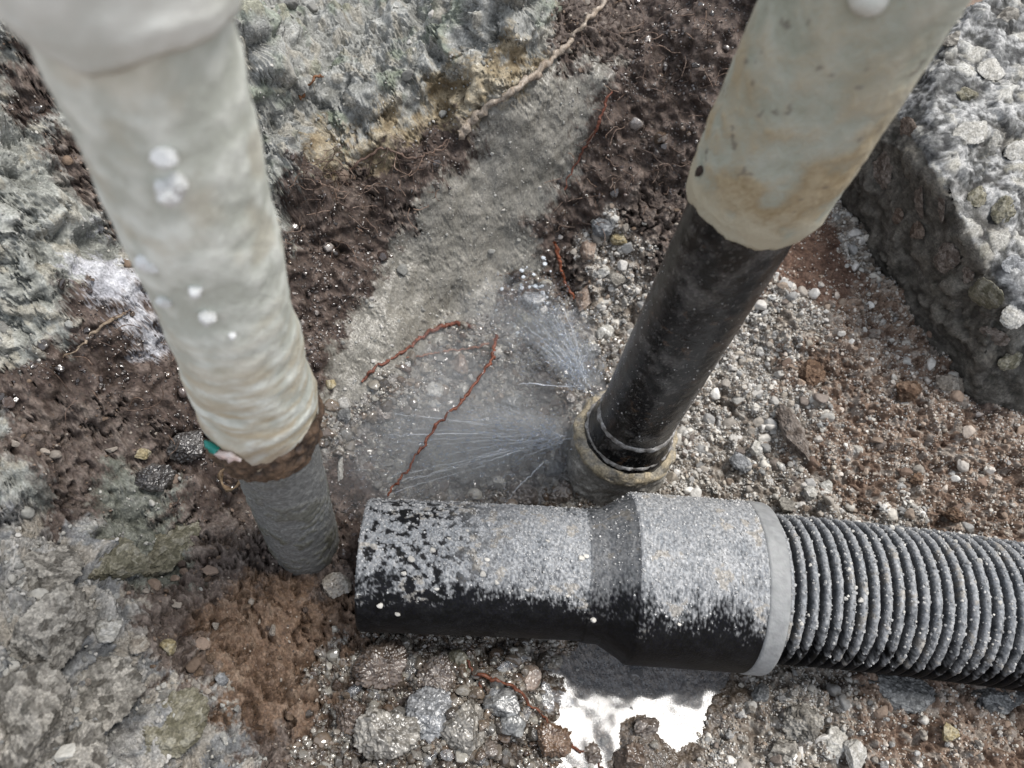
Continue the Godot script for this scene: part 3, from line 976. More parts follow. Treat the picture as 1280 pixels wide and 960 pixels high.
# ---------------------------------------------------------------- roots
func root(called: String, pts: Array, r0: float, r1: float, ca: Color, cb: Color, label: String, lift := 0.001) -> void:
	var p := []
	for q in pts:
		if q.size() > 2: p.append(at(q[0], q[1], q[2]))
		else: p.append(land(q[0], q[1]) + Vector3(0, lift, lift * 0.5))
	var line := smooth(p, 14)
	var rad := PackedFloat32Array()
	for k in line.size():
		var s := Vector3(line[k].x * 1.2, 2.0, line[k].z * 1.2)
		line[k] += Vector3(nm.get_noise_3dv(s), nm.get_noise_3dv(s + Vector3(4, 4, 4)), nm.get_noise_3dv(s + Vector3(8, 2, 1))) * 0.0032
		rad.append(0.78 * lerpf(r0, r1 * 0.7, float(k) / line.size()) * (1.0 + 0.7 * nm.get_noise_3dv(s * 2.0) + 0.4 * nb.get_noise_3dv(s)))
	var c := line[0]
	for k in line.size(): line[k] -= c
	var o := obj(called, tube(line, rad, 9, 0.3, ca, cb), M.root)
	o.position = c
	tag(o, label, "root")

func roots() -> void:
	var ra := c3(.1, .032, .02)
	var rb := c3(.29, .095, .05)
	root("root", [[622, 420, .034], [614, 450, .036], [585, 492, .036], [548, 530, .035], [528, 560, .034], [512, 585, .032], [496, 604, .03], [484, 618, .028]], .0016, .0010, ra, rb, "thin orange red root curving down from the pebbles to the hose mouth")
	root("root", [[590, 410], [566, 405], [530, 420], [505, 440], [470, 462], [452, 478]], .0022, .0014, ra, c3(.3, .11, .07), "thick reddish root lying along the foot of the smooth grey slab", .0015)
	root("root", [[622, 424], [590, 436], [556, 440], [530, 444], [508, 452]], .0013, .001, c3(.2, .08, .05), c3(.38, .2, .13), "short tan red rootlet crossing just below the thick reddish root", .003)
	root("root", [[694, 305], [700, 328], [706, 352], [716, 376]], .0014, .0017, c3(.13, .04, .02), c3(.36, .11, .05), "short bright orange root beside the rubble left of the black pipe", .004)
	root("root", [[570, 812], [585, 825], [600, 845], [602, 870]], .0015, .0010, ra, c3(.22, .07, .03), "dark red root poking out from under the hose mouth tube", .004)
	root("root", [[600, 842], [640, 858], [664, 880], [690, 905], [715, 930], [745, 950], [770, 985]], .0013, .0010, c3(.1, .035, .02), c3(.26, .09, .045), "long brown red root trailing through wet gravel toward the puddle", .004)
	root("root", [[575, 172], [602, 142], [640, 116], [680, 88], [712, 55], [740, 22], [770, -10]], .0035, .0028, c3(.28, .21, .15), c3(.58, .5, .42), "pale bleached root running diagonally up the rock face above the slab", .004)
	root("root", [[764, 120], [748, 150], [735, 180], [718, 210], [706, 240]], .0013, .0009, c3(.12, .04, .025), c3(.28, .1, .06), "thin red root along the upper edge of the smooth slab", .004)
	root("root", [[440, 215], [475, 190], [520, 200], [560, 180]], .0014, .001, c3(.1, .06, .045), c3(.25, .17, .13), "brown rootlet in the dark hollow under the rock ledge", .004)
	root("root", [[375, 130], [395, 102], [405, 98]], .0016, .001, c3(.16, .07, .03), c3(.3, .14, .07), "short rust orange rootlet on the ledge beside the coated pipe", .003)
	root("root", [[160, 395], [130, 412], [100, 436], [85, 448]], .0012, .0008, c3(.25, .18, .12), c3(.4, .32, .24), "pale straw coloured rootlet left of the coated pipe", .004)
	# fine fibres nobody could count, hanging over the dark earth
	var st := SurfaceTool.new()
	st.begin(Mesh.PRIMITIVE_TRIANGLES)
	rng.seed = 77
	for q in [[420, 270, 60, 70, 60], [480, 220, 80, 40, 50], [790, 150, 70, 120, 70], [860, 60, 50, 60, 40], [650, 370, 40, 30, 12], [150, 450, 90, 60, 16], [250, 600, 50, 40, 10], [720, 250, 40, 50, 14]]:
		for k in q[4]:
			var p: Vector3 = land(q[0] + rng.randf_range(-q[2], q[2]), q[1] + rng.randf_range(-q[3], q[3])) + Vector3(0, .003, .004)
			var d := Vector3(rng.randfn() + 0.8, rng.randfn() * .6 + 0.5, rng.randfn() * .6).normalized()
			var pts := []
			for e in 5:
				pts.append(p)
				d = (d + Vector3(rng.randfn(), rng.randfn(), rng.randfn()) * 0.35).normalized()
				p += d * rng.randf_range(.002, .006)
				p.y = maxf(p.y, hb(p.x, p.z) + 0.002)
			var line := smooth(pts, 4)
			var rad := PackedFloat32Array()
			for e in line.size(): rad.append(rng.randf_range(.0002, .00045))
			var g := rng.randf()
			st.append_from(tube(line, rad, 4, 0.0, c3(.04, .025, .02).lerp(c3(.26, .16, .11), g), c3(.08, .05, .04).lerp(c3(.4, .3, .24), g)), 0, Transform3D.IDENTITY)
	var o := obj("root_fibres", st.commit(), M.root)
	tag(o, "fine brown root fibres hanging over the dark earth of the bank", "roots", "", "stuff")

# ---------------------------------------------------------------- single stones
const COL := {
	"white": [[.42, .4, .36], [.56, .54, .49], [.66, .64, .6]], "beige": [[.26, .22, .18], [.4, .35, .29], [.5, .46, .4]], "grey": [[.12, .12, .12], [.22, .22, .215], [.36, .36, .35]],
	"blue": [[.16, .163, .168], [.27, .275, .283], [.41, .415, .42]], "brown": [[.08, .055, .04], [.15, .11, .085], [.24, .19, .155]], "pink": [[.24, .17, .13], [.36, .27, .21], [.46, .38, .32]],
	"olive": [[.13, .12, .08], [.24, .22, .16], [.33, .31, .25]], "dark": [[.035, .03, .028], [.075, .066, .06], [.15, .14, .13]], "granite": [[.11, .1, .085], [.27, .25, .22], [.46, .43, .38]],
	"yellow": [[.3, .24, .13], [.42, .35, .21], [.5, .45, .33]], "clay": [[.09, .05, .03], [.17, .105, .065], [.25, .17, .12]], "mud": [[.11, .085, .068], [.2, .165, .14], [.3, .26, .23]]}

func tones(called: String) -> Array:
	var out := []
	for q in COL[called]: out.append(c3(q[0], q[1], q[2]))
	return out

# [x, y in the picture, half sizes in mm across/up/along, turn, colour, wet, label]
func stones() -> void:
	var list := [
		[540, 491, 8, 5, 6.5, 30, "white", 1, "cream heart shaped stone lying in the wet pit floor"],
		[545, 508, 4, 3, 5, 100, "white", 1, "small white stone just below the heart shaped stone"],
		[757, 419, 7, 6, 7, 60, "white", 1, "clean white stone touching the left side of the black pipe"],
		[668, 375, 9, 6, 8, 20, "blue", 1, "bluish pale stone standing in the spray at the top of the pit"],
		[690, 402, 7, 5, 6, 120, "grey", 1, "grey stone in the spray just right of the root fork"],
		[655, 400, 6, 5, 6, 70, "olive", 1, "olive stone beside the root fork in the pit"],
		[575, 457, 8, 6, 9, 15, "pink", 1, "pinkish brown stone below the thick reddish root"],
		[640, 505, 9, 5, 7, 45, "grey", 1, "flat grey stone under the middle of the spray"],
		[680, 482, 10, 6, 8, 160, "mud", 1, "brownish stone right of the flat grey stone under the spray"],
		[560, 575, 13, 4, 10, 20, "olive", 1, "wide yellowish flat stone in the pit in front of the hose"],
		[590, 530, 8, 4, 6, 80, "beige", 1, "beige flat stone half sunk in the pit water"],
		[620, 600, 8, 4, 6, 50, "mud", 1, "dull brown pebble in the pit behind the hose"],
		[655, 622, 11, 8, 9, 10, "mud", 1, "rounded brown grey stone leaning on the back of the hose tube"],
		[700, 618, 9, 7, 8, 75, "mud", 1, "second rounded stone behind the hose tube, nearer the black pipe"],
		[690, 585, 8, 6, 7, 33, "grey", 1, "dark grey stone left of the grout collar"],
		[740, 440, 7, 4, 6, 140, "grey", 1, "grey stone in the upper jet left of the black pipe"],
		[480, 520, 7, 4, 6, 140, "mud", 1, "low brownish stone at the left end of the pit floor"],
		[530, 460, 5, 4, 5, 10, "beige", 1, "small beige stone under the short tan red rootlet"],
		[750, 285, 11, 9, 10, 25, "blue", 0, "blue grey stone on top of the rubble left of the black pipe"],
		[735, 315, 10, 7, 7, 110, "pink", 0, "rounded pinkish stone in the rubble under the blue grey stone"],
		[775, 300, 8, 6, 7, 40, "yellow", 0, "yellowish stone in the rubble next to the black pipe"],
		[728, 378, 12, 9, 7, 80, "pink", 1, "long pinkish stone at the foot of the rubble"],
		[770, 350, 9, 6, 8, 150, "granite", 0, "speckled stone in the middle of the rubble by the black pipe"],
		[772, 385, 7, 5, 6, 12, "beige", 0, "beige stone low in the rubble touching the black pipe"],
		[755, 342, 6, 5, 6, 12, "white", 0, "pale stone in the centre of the rubble"],
		[992, 545, 8, 7, 26, 28, "mud", 0, "long rounded mud clod lying like a finger right of the black pipe"],
		[924, 577, 8, 5, 11, 40, "blue", 0, "smooth bluish stone in the white gravel behind the hose collar"],
		[945, 562, 9, 5, 8, 10, "white", 0, "bright white stone next to the smooth bluish one"],
		[1185, 485, 11, 9, 9, 10, "beige", 0, "light grey beige rock under the big boulder"],
		[1215, 478, 8, 7, 8, 60, "granite", 0, "speckled pale rock just right of the light rock under the boulder"],
		[1010, 470, 14, 9, 11, 20, "clay", 0, "brown earth clod with crumbling face in the gravelly slope"],
		[1130, 490, 13, 9, 10, 45, "clay", 0, "brown clod beside a dark hole below the boulder"],
		[1145, 600, 7, 5, 5, 45, "clay", 0, "small orange brown pebble on the gravelly soil above the hose"],
		[1190, 645, 7, 6, 6, 10, "clay", 0, "rust brown pebble just above the ribbed hose"],
		[985, 635, 10, 7, 8, 10, "granite", 0, "pale speckled stone wedged above the end band of the hose"],
		[1010, 618, 7, 5, 6, 80, "white", 0, "white chunk above the start of the ribbed hose"],
		[1030, 610, 6, 5, 7, 20, "white", 0, "second white chunk above the ribbed hose, to the right"],
		[1120, 862, 25, 12, 16, 8, "grey", 0, "coarse grey granite lump under the ribbed hose"],
		[1240, 872, 26, 9, 12, 15, "grey", 0, "long grey rock sticking out under the right end of the hose"],
		[1040, 930, 12, 8, 10, 30, "white", 0, "white stone in gravel at the bottom edge below the hose"],
		[1065, 945, 10, 7, 8, 80, "white", 0, "broad white pebble right of the white stone at the bottom edge"],
		[1005, 905, 17, 10, 14, 70, "granite", 0, "speckled gravel lump right of the puddle"],
		[1185, 915, 8, 6, 7, 10, "yellow", 0, "ochre pebble in brown soil at the lower right"],
		[975, 940, 12, 9, 10, 40, "granite", 0, "angular speckled stone at the bottom edge right of the puddle"],
		[950, 870, 8, 6, 7, 10, "grey", 0, "grey stone right of the puddle under the collar"],
		[583, 912, 15, 11, 15, 20, "granite", 1, "largest pale speckled stone in the wet gravel below the hose"],
		[538, 893, 16, 10, 14, 60, "blue", 1, "blue grey stone with a light edge left of the largest pale stone"],
		[478, 835, 17, 10, 12, 30, "brown", 1, "brown clod in the wet gravel under the hose mouth"],
		[545, 848, 14, 8, 11, 100, "mud", 1, "brown grey stone right behind the blue grey one"],
		[575, 830, 9, 7, 9, 40, "olive", 1, "olive grey stone at the edge of the hose shadow"],
		[640, 905, 8, 7, 8, 40, "grey", 1, "grey stone between the largest pale stone and the brown red root"],
		[628, 880, 11, 8, 9, 0, "grey", 1, "dark grey stone with a yellow corner beside the root"],
		[690, 930, 12, 10, 11, 40, "clay", 1, "orange brown stone at the left rim of the puddle"],
		[610, 940, 7, 5, 6, 40, "mud", 1, "little brown stone below the largest pale stone"],
		[480, 920, 18, 11, 15, 10, "granite", 1, "pale lumpy stone at the bottom edge left of the blue grey stone"],
		[440, 900, 12, 8, 10, 10, "brown", 1, "brown stone at the bottom edge beside the pale lumpy stone"],
		[660, 850, 8, 6, 7, 66, "pink", 1, "pinkish stone left of the puddle near the small water film"],
		[735, 945, 9, 7, 8, 66, "mud", 1, "brown stone at the lower rim of the puddle"],
		[805, 908, 8, 6, 7, 66, "mud", 1, "pale brown stone standing in the middle of the puddle"],
		[785, 948, 10, 9, 9, 6, "brown", 1, "dark brown stone cutting into the puddle's lower edge"],
		[210, 810, 5, 5, 5, 0, "yellow", 0, "round yellow pebble on the brown earth in the lower left"],
		[278, 850, 4, 4, 4, 0, "blue", 0, "round bluish white pebble on the cracked ochre clay"],
		[178, 806, 6, 5, 6, 30, "beige", 0, "beige pebble left of the round yellow pebble"],
		[135, 790, 8, 7, 7, 30, "white", 0, "white pebble at the edge of the pale granite"],
		[178, 570, 6, 4, 4, 15, "yellow", 0, "small tan stone on the dark earth left of the coated pipe"],
		[195, 600, 12, 7, 8, 20, "dark", 1, "dark wet stone below the small tan stone"],
		[240, 560, 12, 9, 10, 50, "dark", 1, "black wet lump in the hollow beside the coated pipe"],
		[140, 705, 15, 7, 20, 120, "olive", 0, "tilted olive slate block in the left bank"],
		[198, 690, 17, 7, 30, 145, "olive", 0, "long grey green slate slab with a slanted face in the left bank"],
		[62, 720, 22, 14, 18, 10, "granite", 0, "pale blotched granite block at the left edge"],
		[70, 790, 26, 16, 20, 60, "granite", 0, "largest blue and cream granite block at the lower left"],
		[130, 870, 22, 14, 20, 30, "granite", 0, "granite block below the white pebble in the lower left"],
		[40, 900, 28, 18, 22, 100, "granite", 0, "granite block in the bottom left corner"],
		[215, 910, 22, 10, 16, 70, "olive", 0, "flat grey olive stone beside the ochre clay at the bottom"],
		[110, 945, 16, 9, 14, 70, "granite", 0, "small granite block at the bottom edge left of the flat olive stone"],
		[420, 735, 9, 2.5, 9, 15, "beige", 1, "square grey beige chip in the shadow between pipe foot and hose mouth"],
		[425, 590, 2.5, 3, 12, 12, "white", 0, "white sliver of stone standing beside the foot of the coated pipe"],
		[430, 520, 5, 6, 8, 12, "grey", 0, "grey splinter right of the coated pipe below its lip"],
		[414, 480, 4, 4, 5, 12, "yellow", 0, "tiny tan stone at the right side of the coating lip"]]
	var k := 0
	for q in list:
		var half := Vector3(q[2], q[3], q[4]) * 0.001 * (1.1 if q[7] == 1 else 0.95)
		var big := maxf(half.x, half.z)
		var p := land(q[0], q[1])
		var lv := 5 if big > 0.013 else 4 if big > 0.005 else 3
		var grain := 1.0 if big > 0.008 else 1.5
		var rough := 0.10 if big > 0.010 else 0.06
		if q[6] in ["mud", "clay", "brown"]: rough = 0.15
		var o := obj("stone" if not q[6] in ["clay", "mud"] else "clod" if q[6] == "clay" else "stone", stone(900 + k, lv, half, 13 if not q[6] in ["yellow", "blue"] or big > 0.006 else 5, rough, tones(q[6]), grain), M.wet_stone if q[7] == 1 else M.stone)
		o.position = p + Vector3(0, half.y * 0.35, 0)
		o.rotation = Vector3(0.12 * sin(k * 2.1), deg_to_rad(q[5]), 0.14 * cos(k * 1.7))
		tag(o, q[8], "stone")
		k += 1

# loose pebbles, one object each, alike within their patch
func pebbles() -> void:
	var r := RandomNumberGenerator.new()
	r.seed = 9
	var groups := [
		[[[880, 470, 60, 60], [900, 560, 60, 60], [960, 430, 60, 50], [1060, 390, 110, 40], [1000, 620, 80, 30], [950, 600, 60, 40]], 70, PALE, "pale angular pebble on the gravel slope between black pipe and boulder", "pale pebbles right of the black pipe", M.stone, 2.3],
		[[[1150, 570, 110, 70], [1060, 560, 60, 70], [1230, 640, 50, 20]], 20, SOIL, "small pebble in the brown soil above the ribbed hose", "pebbles in the brown soil above the hose", M.stone, 2.0],
		[[[540, 880, 110, 60], [640, 900, 60, 60], [450, 880, 50, 60]], 70, DULL, "wet pebble in the dark gravel between hose and bottom edge", "wet pebbles below the hose", M.wet_stone, 4.4],
		[[[570, 510, 100, 70], [640, 580, 80, 40], [690, 430, 40, 40]], 60, PALE, "wet pebble on the pit floor under the spray", "wet pebbles on the pit floor", M.wet_stone, 4.4],
		[[[755, 330, 40, 60], [770, 390, 25, 40]], 26, PALE, "pale pebble in the rubble heap left of the black pipe", "pebbles of the rubble heap", M.stone, 3.4],
		[[[1010, 900, 90, 45], [1120, 930, 120, 30]], 48, PALE, "pale pebble in the gravel right of the puddle", "pebbles right of the puddle", M.stone, 2.6],
		[[[800, 900, 60, 35]], 5, DULL, "brown pebble lying in the puddle", "pebbles in the puddle", M.wet_stone, 3.0],
		[[[300, 800, 120, 100]], 22, CLAY, "earth crumb on the cracked ochre clay", "crumbs on the ochre clay", M.stone, 2.6]]
	var shapes := []
	for k in 12: shapes.append(facetted(stone(500 + k, 3, Vector3(1, r.randf_range(.6, .9), r.randf_range(.7, 1.15)), 9, 0.1)))
	var shaped := {}
	for g in groups:
		for k in g[1]:
			var a: Array = g[0][k % g[0].size()]
			var p := land(a[0] + r.randfn() * a[2] * 0.6, a[1] + r.randfn() * a[3] * 0.6)
			var s: float = g[6] * 0.001 * (0.55 + 0.75 * pow(r.randf(), 1.6))
			var ci := r.randi() % (g[2] as Array).size()
			var key: String = str(g[2][ci]) + (g[5] as Material).resource_name
			if not shaped.has(key):
				var m: StandardMaterial3D = g[5].duplicate()
				var q: Array = g[2][ci]
				m.albedo_color = Color(minf(q[0] * 1.25, 1), minf(q[1] * 1.25, 1), minf(q[2] * 1.25, 1)).linear_to_srgb()
				shaped[key] = m
			var o := obj("pebble", shapes[r.randi() % shapes.size()], shaped[key])
			o.transform = Transform3D(Basis(Vector3(r.randfn(), r.randfn(), r.randfn()).normalized(), r.randf() * TAU).scaled(Vector3(s, s, s)), p + Vector3(0, s * 0.45, 0))
			tag(o, g[3], "pebble", g[4])

# ---------------------------------------------------------------- the big boulder, upper right
func boulder() -> void:
	var ridge := [at(1118, 95, .19), at(1185, 245, .155), at(1252, 415, .12)]
	var foot := [at(1022, 250, .055), at(1100, 348, .045), at(1228, 484, .04)]
	var nA := ((ridge[2] - ridge[0]) as Vector3).cross(foot[1] - ridge[1]).normalized()
	if nA.dot(Vector3(-1, 0, 0.3)) < 0: nA = -nA
	var c: Vector3 = at(1270, 235, .1) - Vector3(0, .1, 0)
	var half := Vector3(.17, .24, .2)
	var rid: Vector3 = ridge[1]
	var nB := Vector3(0.05, 0.93, 0.22).normalized()
	var fixed := []
	# planes in the ball's own space: a normal scaled by the half sizes
	for q in [[nA, rid], [nB, rid + Vector3(0, 0.002, 0)], [Vector3(-0.2, 0.25, 0.95).normalized(), at(1262, 462, .085)], [Vector3(-.6, .75, -.25).normalized(), (ridge[0] as Vector3) + Vector3(0, .004, 0)]]:
		var n: Vector3 = q[0]
		var d := n.dot((q[1] as Vector3) - c)
		var s := n * half
		fixed.append([s.normalized(), d / s.length()])
	var t := thing("boulder", c, "big conglomerate boulder with light top and dark side at the upper right", "boulder")
	var base := ico(7)
	var v := PackedVector3Array()
	var col := PackedColorArray()
	for d: Vector3 in base[0]:
		var rad := 1.0
		var out := (d / half).normalized()
		for q in fixed:
			var k: float = d.dot(q[0])
			if k > 0.01 and q[1] / k < rad:
				rad = q[1] / k
				out = ((q[0] as Vector3) / half).normalized()
		var p := d * rad * half
		var b := nb.get_noise_3dv(p + c)
		var m := soft.get_noise_3dv((p + c) * 1.2)
		var f := nf.get_noise_3dv((p + c) * 0.42)
		var g := cell.get_noise_3dv(p * 0.6 + c)
		var ch := block.get_noise_3dv((p + c) * 0.7) * clampf((split.get_noise_3dv((p + c) * 0.7) + 1.0) * 3.0, 0, 1)
		p += out * (0.003 * b + 0.0012 * m + 0.0006 * f + 0.006 * ch)
		v.append(p)
		# bleached crust where it weathers, dark matrix below
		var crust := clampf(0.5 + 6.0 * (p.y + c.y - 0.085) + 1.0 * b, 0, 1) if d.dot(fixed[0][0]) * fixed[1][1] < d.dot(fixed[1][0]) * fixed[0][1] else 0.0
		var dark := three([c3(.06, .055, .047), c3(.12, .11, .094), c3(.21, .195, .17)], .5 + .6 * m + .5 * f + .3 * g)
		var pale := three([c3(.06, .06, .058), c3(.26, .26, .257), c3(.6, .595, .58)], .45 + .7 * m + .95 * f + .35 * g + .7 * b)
		var cb := block.get_noise_3dv((p + c) * 1.3)
		var ce := split.get_noise_3dv((p + c) * 1.3) + 1.0
		if cb > 0.1 and ce > 0.16:
			var set_in := clampf((ce - 0.16) * 6.0, 0, 1)
			pale = pale.lerp(three([c3(.3, .28, .2), c3(.5, .48, .43), c3(.66, .65, .61)], .35 + cb * .5 + .5 * m + .3 * f), set_in)
			dark = dark.lerp(three([c3(.15, .135, .11), c3(.22, .2, .17), c3(.28, .26, .225)], .3 + cb * .5 + .4 * m), set_in * 0.8)
			v[v.size() - 1] = p + out * 0.0018 * set_in
		elif cb < -0.5: pale = pale.lerp(c3(.07, .07, .068), 0.6)
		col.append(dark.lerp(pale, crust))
	var n := PackedVector3Array()
	n.resize(v.size())
	var ix := PackedInt32Array()
	var g: PackedInt32Array = base[1]
	ix.resize(g.size())
	for k in range(0, g.size(), 3):
		var q := (v[g[k + 1]] - v[g[k]]).cross(v[g[k + 2]] - v[g[k]])
		for e in 3: n[g[k + e]] += q
		ix[k] = g[k]
		ix[k + 1] = g[k + 2]
		ix[k + 2] = g[k + 1]
	for k in n.size(): n[k] = n[k].normalized()
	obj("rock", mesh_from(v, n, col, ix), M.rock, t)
	# clasts: where a line from the eye-side meets a face, [x, y, half sizes mm, colour, turn, on the dark face?]
	var k := 0
	for q in [[1105, 215, 15, 10, "mud", 20, 1], [1135, 160, 7, 5, "brown", 80, 1], [1150, 250, 11, 4, "mud", 30, 1], [1185, 322, 9, 9, "mud", 60, 1], [1230, 365, 13, 8, "olive", 110, 1], [1210, 345, 6, 4, "mud", 10, 1], [1090, 175, 7, 5, "brown", 30, 1], [1150, 290, 6, 5, "brown", 40, 1], [1180, 260, 9, 3, "mud", 30, 1], [1125, 270, 5, 4, "brown", 0, 1], [1245, 420, 8, 5, "mud", 60, 1],
			[1238, 90, 15, 9, "white", 20, 0], [1208, 118, 11, 8, "olive", 10, 0], [1215, 165, 16, 11, "white", 25, 0], [1218, 245, 10, 8, "olive", 60, 0], [1252, 265, 11, 9, "olive", 60, 0], [1270, 190, 12, 8, "white", 20, 0], [1265, 330, 9, 7, "blue", 20, 0], [1268, 395, 11, 9, "white", 40, 0], [1255, 20, 12, 8, "granite", 10, 0], [1190, 50, 11, 7, "granite", 40, 0], [1265, 450, 10, 8, "olive", 0, 0]]:
		var d := ray(q[0], q[1]).normalized()
		var pn: Vector3 = nA if q[6] == 1 else nB
		var p := c
		var near := 1e9
		for w in v.size():
			var e := v[w] + c - EYE
			var along := e.dot(d)
			var cost := (e - d * along).length() + 0.15 * along
			if cost < near:
				near = cost
				p = v[w] + c
				pn = n[w]
		pn = (pn + (nA if q[6] == 1 else nB)).normalized()
		var hh := Vector3(q[2], minf(q[2], q[3]) * (0.22 if q[6] == 1 else 0.4), q[3]) * 0.001 * (1.35 if q[6] == 1 else 0.95)
		var o := obj("clast", stone(700 + k, 4, hh, 10, 0.08, tones(q[4]), 1.2), M.stone, t)
		var up := pn
		var si := up.cross(Vector3(0.3, 0.2, 1)).normalized()
		o.transform = Transform3D(Basis(si, up, si.cross(up)) * Basis(Vector3.UP, deg_to_rad(q[5])), p - c + pn * 0.0008)
		k += 1

# ---------------------------------------------------------------- water
func puddle() -> void:
	var c := at(800, 900, -0.0098)
	var v := PackedVector3Array()
	var n := 90
	for j in n:
		for i in n:
			var p := Vector3((i / (n - 1.0) - 0.5) * 0.15, 0, (j / (n - 1.0) - 0.5) * 0.12)
			p.y = 0.0008 * nb.get_noise_3dv(p * 0.7) + 0.0001 * nm.get_noise_3dv(p * 0.5)
			v.append(p)
	var o := obj("puddle", sheet(n, n, v, PackedColorArray(), false, true), M.water)
	o.position = c
	tag(o, "bright puddle of water below the hose collar, mirroring the sky", "puddle", "", "structure")
	var pc := at(590, 540, 0.0035)
	var pv := PackedVector3Array()
	for j in 150:
		for i in 190:
			var p := Vector3((i / 189.0 - 0.5) * 0.2, 0, (j / 149.0 - 0.5) * 0.16)
			var near := clampf(1.2 - p.distance_to(Vector3(0.05, 0, 0.0)) * 9.0, 0.15, 1)
			p.y = (0.0016 * nb.get_noise_3dv(p * 1.6) + 0.0006 * nm.get_noise_3dv(p * 1.4)) * near
			pv.append(p)
	var w := obj("pit_water", sheet(190, 150, pv, PackedColorArray(), false, true), M.water)
	w.position = pc
	tag(w, "shallow rippled water over the stones of the pit floor", "water", "", "structure")
	# little pools of water caught among the wet stones: [x, y, half sizes mm, turn]
	var k := 0
	for q in [[470, 868, 3, 6, 20, "short film of water beside the brown clod under the hose mouth"], [655, 893, 3, 7, -20, "film of water by the long brown red root"], [618, 862, 4, 3, 10, "dab of water below the curved film at the hose shadow"], [500, 905, 3, 6, 40, "film of water between the pale lumpy and the blue grey stone"], [560, 940, 4, 3, 0, "dab of water left of the single drop"], [640, 826, 10, 3, 35, "curved film of water on the stones at the edge of the hose shadow"], [515, 832, 3.5, 9, 15, "narrow film of water between stones below the hose mouth"], [684, 868, 4, 9, 20, "upright film of water on stones left of the puddle"], [566, 890, 3, 8, -30, "thin film of water beside the largest pale stone"], [445, 858, 3, 7, -35, "film of water on the mud left of the brown clod"], [535, 948, 2.5, 9, -30, "slanted film of water at the bottom edge"], [602, 945, 3, 3, 0, "single drop of water below the largest pale stone"], [700, 872, 8, 5, 0, "film of water joining the left rim of the puddle"]]:
		var p := land(q[0], q[1])
		var b := obj("water_film", stone(1200 + k, 4, Vector3(q[2], 2.6, q[3]) * 0.001, 3, 0.1), M.water)
		b.position = p + Vector3(0, 0.0025, 0.002)
		b.rotation.y = deg_to_rad(q[4])
		tag(b, q[5], "water")
		k += 1

func strand(st: SurfaceTool, a: Vector3, b: Vector3, sag: float, r0: float, r1: float) -> void:
	var pts := PackedVector3Array()
	var rad := PackedFloat32Array()
	for k in 15:
		var t := k / 14.0
		var p := a.lerp(b, t) + Vector3(0, -sag * t * t, 0)
		p += Vector3(nm.get_noise_3dv(p * 1.5), nm.get_noise_3dv(p * 1.5 + Vector3(3, 3, 3)), nm.get_noise_3dv(p * 1.5 + Vector3(7, 1, 7))) * 0.003 * t
		pts.append(p)
		rad.append(lerpf(r0, r1, t) * (1.0 + 0.9 * nf.get_noise_3dv(p)) * (1.0 - 0.85 * pow(t, 8)) + 0.00005)
	st.append_from(tube(pts, rad, 6, 0.25), 0, Transform3D.IDENTITY)

